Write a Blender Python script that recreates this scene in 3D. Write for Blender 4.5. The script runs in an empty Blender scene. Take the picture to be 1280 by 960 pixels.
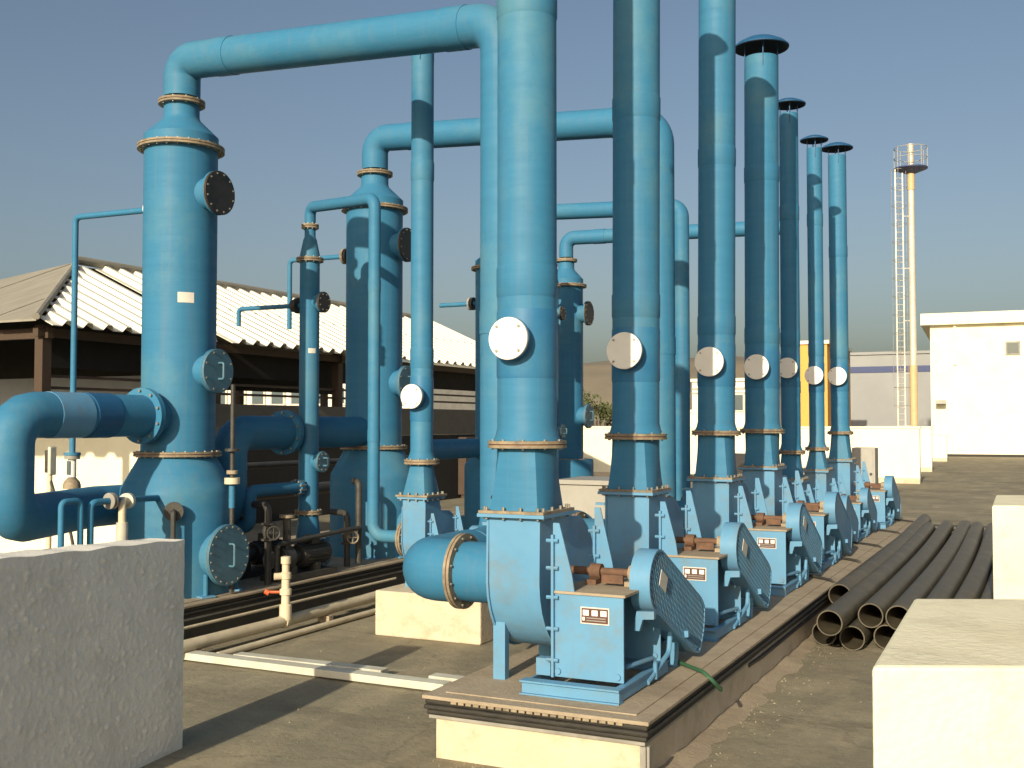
import bpy, math, random
from mathutils import Vector, Matrix
R = math.radians
random.seed(7)
scene = bpy.context.scene
COL = scene.collection

# ------------------------------------------------------------------ camera
cam_d = bpy.data.cameras.new('camera')
cam = bpy.data.objects.new('camera', cam_d); COL.objects.link(cam)
cam_d.sensor_fit = 'HORIZONTAL'; cam_d.sensor_width = 36.0
cam_d.lens = 36.0 * 1380.0 / 1280.0
cam_d.clip_start = 0.05; cam_d.clip_end = 6000
cam.location = (0, 0, 1.7)
cam.rotation_euler = (R(90) + math.atan(50/1380.0), 0, R(25.9))
scene.camera = cam

# ------------------------------------------------------------------ sky, sun, exposure
SUN_EL, SUN_AZ = 21.0, 176.0            # to-sun azimuth, clockwise from +Y
w = bpy.data.worlds.new('World'); scene.world = w; w.use_nodes = True
nt = w.node_tree; bg = nt.nodes['Background']
sky = nt.nodes.new('ShaderNodeTexSky'); sky.sky_type = 'NISHITA'; sky.sun_disc = False
sky.sun_elevation = R(SUN_EL); sky.sun_rotation = R(SUN_AZ)
sky.air_density = 1.0; sky.dust_density = 4.3; sky.ozone_density = 0.7; sky.altitude = 200
nt.links.new(sky.outputs[0], bg.inputs[0]); bg.inputs[1].default_value = 0.075
sd = bpy.data.lights.new('sun', 'SUN'); sd.energy = 4.2; sd.angle = R(0.6); sd.color = (1.0, 0.87, 0.64)
sun = bpy.data.objects.new('sun', sd); COL.objects.link(sun)
to_sun = Vector((math.sin(R(SUN_AZ))*math.cos(R(SUN_EL)), math.cos(R(SUN_AZ))*math.cos(R(SUN_EL)), math.sin(R(SUN_EL))))
sun.rotation_euler = to_sun.to_track_quat('Z', 'Y').to_euler(); sun.location = to_sun*60
scene.view_settings.view_transform = 'Standard'; scene.view_settings.look = 'None'
scene.view_settings.exposure = 0.46; scene.view_settings.gamma = 1.0
scene.view_settings.use_curve_mapping = False

# ------------------------------------------------------------------ materials
def mat(name, col, rough=0.6, col2=None, nscale=6.0, nmix=0.35, bump=0.0, bscale=30.0, metal=0.0,
        dirt=None, dscale=2.0, damt=0.4, stretch=(1, 1, 1), spec=0.5, streak=0.0):
    m = bpy.data.materials.new(name); m.use_nodes = True
    t = m.node_tree; N = t.nodes; L = t.links
    b = N['Principled BSDF']; b.inputs['Roughness'].default_value = rough; b.inputs['Metallic'].default_value = metal
    b.inputs['Specular IOR Level'].default_value = spec
    geo = N.new('ShaderNodeNewGeometry')
    mp = N.new('ShaderNodeMapping'); mp.inputs['Scale'].default_value = stretch
    L.new(geo.outputs['Position'], mp.inputs['Vector'])
    no = N.new('ShaderNodeTexNoise'); no.inputs['Scale'].default_value = nscale; no.inputs['Detail'].default_value = 6
    no.inputs['Roughness'].default_value = 0.65
    L.new(mp.outputs[0], no.inputs['Vector'])
    c2 = col2 or tuple(c*0.72 for c in col)
    mx = N.new('ShaderNodeMix'); mx.data_type = 'RGBA'
    mx.inputs[6].default_value = (*col, 1); mx.inputs[7].default_value = (*c2, 1)
    mr = N.new('ShaderNodeMapRange'); mr.inputs[1].default_value = 0.38; mr.inputs[2].default_value = 0.68
    mr.inputs[4].default_value = nmix
    L.new(no.outputs[0], mr.inputs[0]); L.new(mr.outputs[0], mx.inputs[0])
    out = mx.outputs[2]
    if dirt:
        n2 = N.new('ShaderNodeTexNoise'); n2.inputs['Scale'].default_value = dscale; n2.inputs['Detail'].default_value = 8
        n2.inputs['Roughness'].default_value = 0.7
        L.new(geo.outputs['Position'], n2.inputs['Vector'])
        r2 = N.new('ShaderNodeMapRange'); r2.inputs[1].default_value = 0.5; r2.inputs[2].default_value = 0.72; r2.inputs[4].default_value = damt
        L.new(n2.outputs[0], r2.inputs[0])
        m2 = N.new('ShaderNodeMix'); m2.data_type = 'RGBA'; m2.inputs[7].default_value = (*dirt, 1)
        L.new(r2.outputs[0], m2.inputs[0]); L.new(out, m2.inputs[6]); out = m2.outputs[2]
    if streak:
        mp2 = N.new('ShaderNodeMapping'); mp2.inputs['Scale'].default_value = (28, 28, 0.9)
        L.new(geo.outputs['Position'], mp2.inputs['Vector'])
        n3 = N.new('ShaderNodeTexNoise'); n3.inputs['Scale'].default_value = 1.0; n3.inputs['Detail'].default_value = 4
        L.new(mp2.outputs[0], n3.inputs['Vector'])
        r3 = N.new('ShaderNodeMapRange'); r3.inputs[1].default_value = 0.5; r3.inputs[2].default_value = 0.75; r3.inputs[4].default_value = streak
        L.new(n3.outputs[0], r3.inputs[0])
        m3 = N.new('ShaderNodeMix'); m3.data_type = 'RGBA'; m3.inputs[7].default_value = (*[0.5*c+0.08 for c in col], 1)
        L.new(r3.outputs[0], m3.inputs[0]); L.new(out, m3.inputs[6]); out = m3.outputs[2]
    L.new(out, b.inputs['Base Color'])
    rr = N.new('ShaderNodeMapRange'); rr.inputs[3].default_value = max(0.05, rough-0.1); rr.inputs[4].default_value = min(1, rough+0.15)
    L.new(no.outputs[0], rr.inputs[0]); L.new(rr.outputs[0], b.inputs['Roughness'])
    if bump:
        n4 = N.new('ShaderNodeTexNoise'); n4.inputs['Scale'].default_value = bscale; n4.inputs['Detail'].default_value = 5
        L.new(mp.outputs[0], n4.inputs['Vector'])
        bp = N.new('ShaderNodeBump'); bp.inputs['Strength'].default_value = bump; bp.inputs['Distance'].default_value = 0.02
        L.new(n4.outputs[0], bp.inputs['Height']); L.new(bp.outputs[0], b.inputs['Normal'])
    return m

M = {}
# glass-reinforced resin, painted blue: faint winding rings run round the pipes (stretched noise), weathered patches
M['frp'] = mat('blue_resin_paint', (0.038, 0.176, 0.318), 0.55, (0.029, 0.146, 0.276), 1.0, 0.55, 0.06, 5, stretch=(2, 2, 16), dirt=(0.092, 0.222, 0.285), dscale=1.0, damt=0.8, streak=0.38, spec=0.2)
M['frpband'] = mat('blue_resin_repaint', (0.024, 0.140, 0.290), 0.5, (0.040, 0.180, 0.320), 4.0, 0.95, 0.05, 9, streak=0.25, spec=0.3)
M['frpchalk'] = mat('chalky_blue_resin_repair', (0.030, 0.165, 0.315), 0.6, (0.17, 0.25, 0.26), 7.0, 1.0, 0.1, 30, dirt=(0.24, 0.27, 0.24), dscale=9, damt=0.7, spec=0.2)
M['frpdark'] = mat('blue_resin_paint_fresh', (0.018, 0.095, 0.22), 0.5, None, 1.5, 0.5, 0.1, 8, stretch=(2, 2, 20), spec=0.3)
M['capshade'] = mat('dark_cap_shade', (0.012, 0.02, 0.035), 0.7)  # near-black colour standing in for shade under the rain caps
M['steel'] = mat('light_blue_machine_paint', (0.115, 0.285, 0.465), 0.48, (0.090, 0.245, 0.415), 3.0, 0.8, 0.06, 20, dirt=(0.17, 0.18, 0.16), dscale=4.5, damt=0.6, streak=0.3, spec=0.3)
M['resin'] = mat('bare_resin_flange_edge', (0.30, 0.245, 0.165), 0.65, (0.12, 0.10, 0.075), 14, 0.9, 0.1, 40)
M['gasket'] = mat('red_brown_gasket', (0.16, 0.05, 0.03), 0.8)
M['bolt'] = mat('zinc_bolt', (0.35, 0.33, 0.28), 0.45, None, 20, 0.8, metal=0.6)
M['whitepp'] = mat('white_plastic_cover', (0.80, 0.79, 0.74), 0.45, (0.72, 0.70, 0.62), 8, 0.6)
M['blackpp'] = mat('black_plastic_cover', (0.022, 0.020, 0.018), 0.5, (0.06, 0.05, 0.04), 5, 0.6)
M['bluecover'] = mat('dull_blue_cover', (0.07, 0.17, 0.24), 0.5, (0.05, 0.12, 0.17), 8, 0.8)
M['cream'] = mat('cream_wall_paint', (0.78, 0.75, 0.66), 0.85, (0.70, 0.65, 0.54), 2.5, 0.7, 0.15, 60, dirt=(0.45, 0.38, 0.27), dscale=3.0, damt=0.45)
M['plinth'] = mat('cream_plinth_render', (0.60, 0.52, 0.39), 0.9, (0.50, 0.42, 0.30), 3, 0.8, 0.3, 40, dirt=(0.34, 0.27, 0.18), dscale=5, damt=0.7)
M['white'] = mat('white_wall_paint', (0.82, 0.79, 0.62), 0.85, (0.76, 0.72, 0.54), 1.5, 0.6, 0.1, 50, dirt=(0.6, 0.55, 0.42), dscale=1.2, damt=0.4)
M['blockw'] = mat('stained_white_parapet_paint', (0.80, 0.77, 0.58), 0.85, (0.72, 0.67, 0.48), 2.2, 0.8, 0.25, 45, dirt=(0.46, 0.42, 0.31), dscale=3.5, damt=0.6)
M['slab'] = mat('slab_screed', (0.36, 0.30, 0.22), 0.9, (0.26, 0.21, 0.15), 5, 0.8, 0.3, 50, dirt=(0.17, 0.14, 0.10), dscale=2.2, damt=0.6)
M['rubber'] = mat('dark_bitumen_edge', (0.018, 0.017, 0.015), 0.7, (0.045, 0.04, 0.032), 9, 0.8, 0.3, 30, stretch=(1, 1, 6))
M['strip'] = mat('grey_metal_strip', (0.30, 0.29, 0.26), 0.6, (0.18, 0.17, 0.15), 6, 0.8)
M['hose'] = mat('dark_plastic_pipe', (0.060, 0.052, 0.036), 0.5, (0.10, 0.085, 0.055), 4, 0.8, dirt=(0.17, 0.14, 0.085), dscale=3, damt=0.6)
M['pvc'] = mat('ivory_plastic_pipe', (0.62, 0.55, 0.40), 0.5, (0.45, 0.38, 0.27), 6, 0.8)
M['board'] = mat('grey_white_trunking', (0.58, 0.58, 0.50), 0.55, (0.40, 0.38, 0.31), 5, 0.8)
M['rust'] = mat('rusty_steel', (0.15, 0.078, 0.045), 0.75, (0.08, 0.045, 0.03), 12, 0.9, 0.3, 60)
M['darkmet'] = mat('dark_cast_iron', (0.035, 0.035, 0.033), 0.55, (0.07, 0.065, 0.055), 8, 0.8, 0.15, 40)
M['greymet'] = mat('grey_cabinet_paint', (0.36, 0.35, 0.32), 0.5, (0.29, 0.28, 0.25), 3, 0.7)
M['roofw'] = mat('white_roof_sheet', (0.80, 0.78, 0.68), 0.5, (0.68, 0.64, 0.53), 2, 0.7, stretch=(0.6, 4, 1))
M['roofg'] = mat('weathered_grey_roof_sheet', (0.30, 0.285, 0.24), 0.8, (0.22, 0.205, 0.17), 2.5, 0.8, stretch=(3, 0.5, 1))
M['shadewall'] = mat('grey_blue_shed_wall', (0.30, 0.34, 0.40), 0.8)
M['paleblue'] = mat('pale_blue_sheet_wall', (0.42, 0.46, 0.52), 0.7)
M['screen'] = mat('dull_grey_screen', (0.13, 0.12, 0.10), 0.85)
M['shadefill'] = mat('black_shade_fill', (0.018, 0.016, 0.014), 0.9)  # near-black, stands in for shade in the shed
M['darkwall'] = mat('dark_brown_steel', (0.07, 0.045, 0.03), 0.7)
M['orange'] = mat('orange_facade_paint', (0.72, 0.36, 0.09), 0.8)
M['greyfac'] = mat('grey_cladding', (0.27, 0.28, 0.29), 0.7, (0.23, 0.24, 0.25), 0.4, 0.6)
M['bluefac'] = mat('blue_fascia_paint', (0.04, 0.06, 0.16), 0.6)
M['glass'] = mat('window_glass', (0.10, 0.13, 0.14), 0.12)
M['tower'] = mat('galvanised_tower_paint', (0.58, 0.55, 0.47), 0.45, (0.48, 0.43, 0.35), 1.5, 0.7, metal=0.15)
M['towero'] = mat('ochre_tower_paint', (0.52, 0.40, 0.22), 0.55)
M['green'] = mat('green_cable', (0.03, 0.10, 0.05), 0.5)
M['sticker'] = mat('pale_sticker', (0.62, 0.60, 0.55), 0.5)
M['plate_dark'] = mat('maroon_plate_print', (0.10, 0.045, 0.04), 0.4)
M['plate_rim'] = mat('plate_rim', (0.62, 0.58, 0.52), 0.4)
M['red'] = mat('red_valve_handle', (0.55, 0.10, 0.03), 0.5)
M['motor'] = mat('blue_motor_paint', (0.09, 0.20, 0.30), 0.5, (0.06, 0.12, 0.17), 8, 0.8)
M['bark'] = mat('bark', (0.10, 0.07, 0.045), 0.9)
M['hill'] = mat('hazed_hill_scrub', (0.21, 0.175, 0.125), 0.95, (0.14, 0.13, 0.10), 0.02, 1.0)  # scrub brown, greyed to carry distance haze
M['terrain'] = mat('dry_plain', (0.26, 0.21, 0.14), 0.95, (0.16, 0.15, 0.09), 0.02, 1.0)

def leafmat():
    m = bpy.data.materials.new('leaf'); m.use_nodes = True; t = m.node_tree; b = t.nodes['Principled BSDF']
    oi = t.nodes.new('ShaderNodeNewGeometry'); no = t.nodes.new('ShaderNodeTexNoise'); no.inputs['Scale'].default_value = 0.9
    t.links.new(oi.outputs['Position'], no.inputs['Vector'])
    mx = t.nodes.new('ShaderNodeMix'); mx.data_type = 'RGBA'
    mx.inputs[6].default_value = (0.045, 0.065, 0.022, 1); mx.inputs[7].default_value = (0.11, 0.12, 0.045, 1)
    t.links.new(no.outputs[0], mx.inputs[0]); t.links.new(mx.outputs[2], b.inputs['Base Color'])
    b.inputs['Roughness'].default_value = 0.7
    return m
M['leaf'] = leafmat()

def groundmat():
    m = bpy.data.materials.new('roof_deck_concrete'); m.use_nodes = True; t = m.node_tree; N = t.nodes; L = t.links
    b = N['Principled BSDF']; b.inputs['Roughness'].default_value = 0.92; b.inputs['Specular IOR Level'].default_value = 0.25
    g = N.new('ShaderNodeNewGeometry')
    def noise(sc, det, st=(1, 1, 1), rough=0.65):
        mp = N.new('ShaderNodeMapping'); mp.inputs['Scale'].default_value = st; L.new(g.outputs['Position'], mp.inputs['Vector'])
        n = N.new('ShaderNodeTexNoise'); n.inputs['Scale'].default_value = sc; n.inputs['Detail'].default_value = det
        n.inputs['Roughness'].default_value = rough; L.new(mp.outputs[0], n.inputs['Vector']); return n
    def ramp(n, a, c, lo=0., hi=1.):
        r = N.new('ShaderNodeMapRange'); r.inputs[1].default_value = a; r.inputs[2].default_value = c
        r.inputs[3].default_value = lo; r.inputs[4].default_value = hi; L.new(n.outputs[0], r.inputs[0]); return r
    def mix(f, a, c2):
        x = N.new('ShaderNodeMix'); x.data_type = 'RGBA'; L.new(f.outputs[0], x.inputs[0])
        if isinstance(a, tuple): x.inputs[6].default_value = (*a, 1)
        else: L.new(a.outputs[2], x.inputs[6])
        x.inputs[7].default_value = (*c2, 1); return x
    a = mix(ramp(noise(0.7, 8), 0.35, 0.65), (0.272, 0.248, 0.178), (0.195, 0.176, 0.128))
    a = mix(ramp(noise(2.2, 8, (1, 0.45, 1)), 0.5, 0.68, 0, 0.75), a, (0.37, 0.32, 0.22))
    a = mix(ramp(noise(1.3, 9, (0.5, 1.6, 1)), 0.54, 0.66, 0, 0.6), a, (0.14, 0.12, 0.09))
    a = mix(ramp(noise(14, 6), 0.55, 0.75, 0, 0.5), a, (0.15, 0.125, 0.09))
    vo = N.new('ShaderNodeTexVoronoi'); vo.feature = 'DISTANCE_TO_EDGE'; vo.inputs['Scale'].default_value = 0.55
    wp = noise(2.5, 5); vm = N.new('ShaderNodeVectorMath'); vm.operation = 'MULTIPLY_ADD'; vm.inputs[1].default_value = (0.35, 0.35, 0.35)
    L.new(wp.outputs['Color'], vm.inputs[0]); L.new(g.outputs['Position'], vm.inputs[2]); L.new(vm.outputs[0], vo.inputs['Vector'])
    a = mix(ramp(vo, 0.0, 0.010, 0.32, 0.0), a, (0.09, 0.075, 0.055))
    a = mix(ramp(noise(0.45, 4), 0.56, 0.62, 0, 0.45), a, (0.13, 0.115, 0.085))
    a = mix(ramp(noise(60, 3), 0.62, 0.7, 0, 0.6), a, (0.38, 0.33, 0.23))
    L.new(a.outputs[2], b.inputs['Base Color'])
    n = noise(26, 8, rough=0.75); n2 = noise(3.0, 6)
    ad = N.new('ShaderNodeMath'); ad.operation = 'MULTIPLY_ADD'; ad.inputs[1].default_value = 3.0
    L.new(n2.outputs[0], ad.inputs[0]); L.new(n.outputs[0], ad.inputs[2])
    bp = N.new('ShaderNodeBump'); bp.inputs['Strength'].default_value = 0.35; bp.inputs['Distance'].default_value = 0.02
    L.new(ad.outputs[0], bp.inputs['Height']); L.new(bp.outputs[0], b.inputs['Normal'])
    return m
M['deck'] = groundmat()
M['stucco'] = mat('grey_white_stucco', (0.80, 0.78, 0.72), 0.9, (0.72, 0.70, 0.64), 3, 0.8, 0.25, 90, dirt=(0.55, 0.52, 0.45), dscale=6, damt=0.4)

# ------------------------------------------------------------------ mesh builder
def frame(d):
    d = Vector(d).normalized()
    a = Vector((0, 0, 1)) if abs(d.z) < 0.9 else Vector((1, 0, 0))
    u = d.cross(a).normalized(); v = d.cross(u).normalized()
    return u, v, d

def fillet(pts, rad, seg=8):
    """polyline with rounded corners"""
    P = [Vector(p) for p in pts]; out = [P[0]]
    for i in range(1, len(P)-1):
        a = (P[i-1]-P[i]); b = (P[i+1]-P[i]); la, lb = a.length, b.length; a.normalize(); b.normalize()
        ang = a.angle(b)
        if ang > 3.10: out.append(P[i]); continue
        t = min(rad/math.tan(ang/2), la*0.49, lb*0.49); r = t*math.tan(ang/2)
        c = P[i] + (a+b).normalized()*(r/math.sin(ang/2))
        s = P[i]+a*t; e = P[i]+b*t
        v0 = s-c; v1 = e-c; tot = v0.angle(v1)
        for k in range(seg+1):
            f = k/seg
            out.append(c + (v0*math.sin((1-f)*tot)+v1*math.sin(f*tot))/math.sin(tot))
    out.append(P[-1]); return out

class MB:
    def __init__(s): s.v = []; s.f = []
    def add(s, vs, fs):
        o = len(s.v); s.v += [tuple(x) for x in vs]; s.f += [tuple(i+o for i in f) for f in fs]; return s
    def box(s, c, d, rz=0, m=None):
        hx, hy, hz = d[0]/2, d[1]/2, d[2]/2
        vs = [Vector((x, y, z)) for x in (-hx, hx) for y in (-hy, hy) for z in (-hz, hz)]
        mm = m or Matrix.Rotation(rz, 3, 'Z')
        vs = [mm @ v + Vector(c) for v in vs]
        return s.add(vs, [(0, 1, 3, 2), (4, 6, 7, 5), (0, 4, 5, 1), (2, 3, 7, 6), (0, 2, 6, 4), (1, 5, 7, 3)])
    def bb(s, x0, x1, y0, y1, z0, z1): return s.box(((x0+x1)/2, (y0+y1)/2, (z0+z1)/2), (x1-x0, y1-y0, z1-z0))
    def bar(s, a, b, w, h=None):
        a = Vector(a); b = Vector(b); u, v, d = frame(b-a); h = h or w
        vs = [p + u*(i*w/2) + v*(j*h/2) for p in (a, b) for i in (-1, 1) for j in (-1, 1)]
        return s.add(vs, [(0, 1, 3, 2), (4, 6, 7, 5), (0, 4, 5, 1), (2, 3, 7, 6), (0, 2, 6, 4), (1, 5, 7, 3)])
    def cyl(s, a, b, r0, r1=None, n=24, caps=True):
        r1 = r0 if r1 is None else r1
        a = Vector(a); b = Vector(b); u, v, d = frame(b-a); vs = []
        for p, r in ((a, r0), (b, r1)):
            for k in range(n):
                t = 2*math.pi*k/n; vs.append(p + u*(r*math.cos(t)) + v*(r*math.sin(t)))
        fs = [(k, n+k, n+(k+1) % n, (k+1) % n) for k in range(n)]
        if caps: fs += [tuple(range(n)), tuple(reversed(range(n, 2*n)))]
        return s.add(vs, fs)
    def tube(s, a, b, ro, ri, n=24):
        a = Vector(a); b = Vector(b); u, v, d = frame(b-a); vs = []
        for p, r in ((a, ro), (b, ro), (b, ri), (a, ri)):
            for k in range(n):
                t = 2*math.pi*k/n; vs.append(p + u*(r*math.cos(t)) + v*(r*math.sin(t)))
        fs = []
        for q in range(4):
            A, B = q*n, ((q+1) % 4)*n
            fs += [(A+k, B+k, B+(k+1) % n, A+(k+1) % n) for k in range(n)]
        return s.add(vs, fs)
    def sweep(s, pts, r, n=20, caps=True):
        P = [Vector(p) for p in pts]; rs = r if isinstance(r, (list, tuple)) else [r]*len(P)
        u, v, _ = frame(P[1]-P[0]); vs = []
        for i, p in enumerate(P):
            d = (P[min(i+1, len(P)-1)]-P[max(i-1, 0)]).normalized()
            u = (u - d*u.dot(d)).normalized(); v = d.cross(u)
            for k in range(n):
                t = 2*math.pi*k/n; vs.append(p + u*(rs[i]*math.cos(t)) + v*(rs[i]*math.sin(t)))
        fs = []
        for i in range(len(P)-1):
            fs += [(i*n+k, i*n+(k+1) % n, (i+1)*n+(k+1) % n, (i+1)*n+k) for k in range(n)]
        if caps: fs += [tuple(reversed(range(n))), tuple(range((len(P)-1)*n, len(P)*n))]
        return s.add(vs, fs)
    def lathe(s, c, prof, n=40, caps=True):
        vs = []; m = len(prof)
        for r, z in prof:
            for k in range(n):
                t = 2*math.pi*k/n; vs.append((c[0]+r*math.cos(t), c[1]+r*math.sin(t), z))
        fs = [(i*n+k, i*n+(k+1) % n, (i+1)*n+(k+1) % n, (i+1)*n+k) for i in range(m-1) for k in range(n)]
        if caps: fs += [tuple(reversed(range(n))), tuple(range((m-1)*n, m*n))]
        return s.add(vs, fs)
    def prism(s, poly, axis, a, b):
        n = len(poly)
        def P(q, t): return {'x': (t, q[0], q[1]), 'y': (q[0], t, q[1]), 'z': (q[0], q[1], t)}[axis]
        vs = [P(q, a) for q in poly]+[P(q, b) for q in poly]
        fs = [tuple(range(n)), tuple(reversed(range(n, 2*n)))]+[(k, n+k, n+(k+1) % n, (k+1) % n) for k in range(n)]
        return s.add(vs, fs)
    def bolts(s, c, d, rad, n, size=0.012, ln=0.02, off=0.0, phase=0.0):
        u, v, d = frame(d)
        for k in range(n):
            t = 2*math.pi*(k+0.5)/n + phase
            p = Vector(c)+u*(rad*math.cos(t))+v*(rad*math.sin(t))+d*off
            s.cyl(p-d*(ln/2), p+d*(ln/2), size, n=6)
        return s
    def build(s, name, m, parent=None, loc=None, smooth=35, bevel=0.0, **props):
        o0 = Vector(loc) if loc is not None else (parent_loc(parent) if parent else Vector((0, 0, 0)))
        me = bpy.data.meshes.new(name)
        me.from_pydata([Vector(v)-o0 for v in s.v], [], s.f); me.update()
        import bmesh
        bm = bmesh.new(); bm.from_mesh(me); bmesh.ops.recalc_face_normals(bm, faces=bm.faces); bm.to_mesh(me); bm.free()
        if smooth:
            for p in me.polygons: p.use_smooth = True
            me.set_sharp_from_angle(angle=R(smooth))
        me.materials.append(M[m] if isinstance(m, str) else m)
        o = bpy.data.objects.new(name, me); COL.objects.link(o)
        if parent: o.parent = parent
        else: o.location = o0
        if bevel:
            b = o.modifiers.new('bevel', 'BEVEL'); b.width = bevel; b.segments = 2; b.limit_method = 'ANGLE'; b.angle_limit = R(40)
        for k, v in props.items(): o[k] = v
        return o

LOC = {}
def parent_loc(p):
    while p.parent: p = p.parent
    return Vector(p.location)
def thing(name, label, cat, loc=(0, 0, 0), group=None):
    o = bpy.data.objects.new(name, None); COL.objects.link(o); o.location = loc; o.empty_display_size = 0.2
    o['label'] = label; o['category'] = cat
    if group: o['group'] = group
    return o
def solo(mb, name, m, label, cat, loc=(0, 0, 0), group=None, **kw):
    o = mb.build(name, m, None, loc, **kw); o['label'] = label; o['category'] = cat
    if group: o['group'] = group
    return o
def struct(mb, name, m, **kw): return mb.build(name, m, None, (0, 0, 0), kind='structure', **kw)

def flange_pair(parent, c, d, ro, ri, bolts=12, th=0.016, gap=0.006, edge='resin', both='frp'):
    """two bolted flange rings with a gasket between: one part each"""
    c = Vector(c); d = Vector(d).normalized()
    fl = MB().tube(c-d*(th+gap/2), c-d*(gap/2), ro, ri, 40).tube(c+d*(gap/2), c+d*(th+gap/2), ro, ri, 40).build('flange', edge, parent)
    MB().tube(c-d*gap/2, c+d*gap/2, ro-0.006, ri, 40).build('gasket', 'gasket', fl)
    if bolts:
        MB().bolts(c, d, (ro+ri)/2+0.006, bolts, 0.0075, 2*th+gap+0.018).build('bolts', 'bolt', fl, kind='stuff')
    return fl

def blind(parent, base, d, rn, rf, ln, m='blackpp', nb=12, handle=False, name='inspection_cover', label=None):
    """a short nozzle closed by a bolted round cover facing d"""
    base = Vector(base); d = Vector(d).normalized()
    nz = MB().cyl(base, base+d*ln, rn, n=28).tube(base+d*(ln-0.018), base+d*ln, rf, rn-0.01, 40).build('nozzle', 'frp', parent)
    c = MB().tube(base+d*ln, base+d*(ln+0.004), rf-0.003, 0.02, 40).build('gasket_ring', 'resin', nz)
    cv = MB().cyl(base+d*(ln+0.004), base+d*(ln+0.024), rf, n=40).build(name, m, parent, bevel=0.003)
    if label: cv['label'] = label
    MB().bolts(base, d, rf-0.022, nb, 0.008 if rf > 0.1 else 0.006, 0.03, ln+0.018).build('bolts', 'bolt', cv, kind='stuff')
    if handle:
        q = base+d*(ln+0.024); up = Vector((0, 0, 1)); s = rf*0.36
        side = d.cross(up)
        MB().sweep(fillet([q+up*s+side*0.0, q+up*s+d*0.05, q-up*s+d*0.05, q-up*s], 0.015, 4), 0.009, 8).build('handle', 'bluecover', cv)
    return cv

# ================================================================== SETTING
g = MB(); g.add([(-60, -25, 0), (45, -25, 0), (45, 90, 0), (-60, 90, 0)], [(0, 1, 2, 3)])
struct(g, 'roof_deck', 'deck', smooth=0)
g = MB(); g.add([(-3000, -3000, -11), (3000, -3000, -11), (3000, 3500, -11), (-3000, 3500, -11)], [(0, 1, 2, 3)])
struct(g, 'terrain', 'terrain', smooth=0)
# skirt of the building whose roof this is
g = MB(); g.bb(-60, 45, -25, 90, -11, -0.02)
struct(g, 'building_below', 'cream', smooth=0)
# far hill range
vs = []; fs = []; nx = 60; ny = 10
for j in range(ny):
    for i in range(nx):
        x = -900+i*25; y = 650+j*45
        h = 56*math.exp(-((x+330)/170)**2)+38*math.exp(-((x+150)/130)**2)+44*math.exp(-((x+640)/150)**2)+20*math.exp(-((x-180)/180)**2)
        h *= math.sin(math.pi*min(1, (j+0.02)/(ny-1)))
        h += random.uniform(-2, 2) if 0 < j < ny-1 else 0
        vs.append((x, y, -11+max(0, h)))
for j in range(ny-1):
    for i in range(nx-1): fs.append((j*nx+i, j*nx+i+1, (j+1)*nx+i+1, (j+1)*nx+i))
g = MB(); g.add(vs, fs); struct(g, 'hills', 'hill', smooth=60)

# ---- parapets and walls
def stucco_wall():
    # low stucco wall at the left: lumpy rendered face built as a displaced grid
    a = Vector((-4.117, 4.517, 0)); b = Vector((-3.83, 2.336, 0)); h = 1.09; T = 0.22
    d = (b-a); L = d.length; d.normalize(); n = Vector((d.y, -d.x, 0)); n = n if n.x > 0 else -n
    from mathutils import noise as mn
    nx, nz = 260, 130; vs = []; fs = []
    for j in range(nz+1):
        for i in range(nx+1):
            x = L*i/nx; z = h*j/nz
            p = Vector((x*9, z*9, 0.3))
            q = mn.noise(p*2.6); k = mn.noise(p*6.5+Vector((3, 7, 1)))
            q2 = mn.noise(Vector((x*44, z*60, 4.4)))
            lump = max(0, q2-0.02)*0.011*(0.5+0.9*max(0, q+0.3)) + max(0, k-0.1)*0.006 + mn.noise(p*0.35)*0.004
            e = min(1, i/5, j/4, (nz-j)/4, (nx-i)/5)
            pt = a + d*x + n*(lump*e) + Vector((0, 0, z*(1+0.042*x/1.3)))
            if i == 0: pt += d*(mn.noise(Vector((z*14, 2, 5)))*0.006)
            if j == nz: pt.z += mn.noise(Vector((x*6, 1, 9)))*0.008
            vs.append(pt)
    W = nx+1
    for j in range(nz):
        for i in range(nx): fs.append((j*W+i, j*W+i+1, (j+1)*W+i+1, (j+1)*W+i))
    m = MB(); m.add(vs, fs)
    # top, end and back
    top = [vs[nz*W+i] for i in range(0, W)]; bk = [p - n*T for p in top]
    k = len(top); m.add(top+bk, [(i, i+1, k+i+1, k+i) for i in range(k-1)])
    en = [vs[j*W] for j in range(nz+1)]; eb = [p-n*T for p in en]; k = len(en)
    m.add(en+eb, [(j, j+1, k+j+1, k+j) for j in range(k-1)])
    m.add([a-n*T, b-n*T, b-n*T+Vector((0, 0, h*1.066)), a-n*T+Vector((0, 0, h))], [(0, 1, 2, 3)])
    return solo(m, 'stucco_wall', 'stucco', 'grey lumpy stucco parapet wall in the left foreground', 'wall', (-4.117, 4.517, 0), smooth=50)
stucco_wall()

def block(name, foot, h, label, mt='white'):
    m = MB(); m.prism(foot, 'z', 0, h)
    return solo(m, name, 'blockw', label, 'parapet block', (foot[0][0], foot[0][1], 0), bevel=0.012, smooth=0)
bx = Vector((0.87, 0.42)) 
def para(p, depth, length, dirx=(0.905, 0.425)):
    a = Vector(p); u = Vector(dirx).normalized(); b = Vector((a.x-0.02*depth, a.y+depth))
    return [tuple(a), tuple(a+u*length), tuple(b+u*length), tuple(b)]
block('parapet_block', para((-0.404, 2.87), 1.175, 1.3), 1.1, 'bright cream parapet block in the right foreground corner')
block('parapet_block', para((-0.383, 8.874), 1.33, 1.4), 1.1, 'cream parapet block behind the foreground block at right edge')

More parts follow.
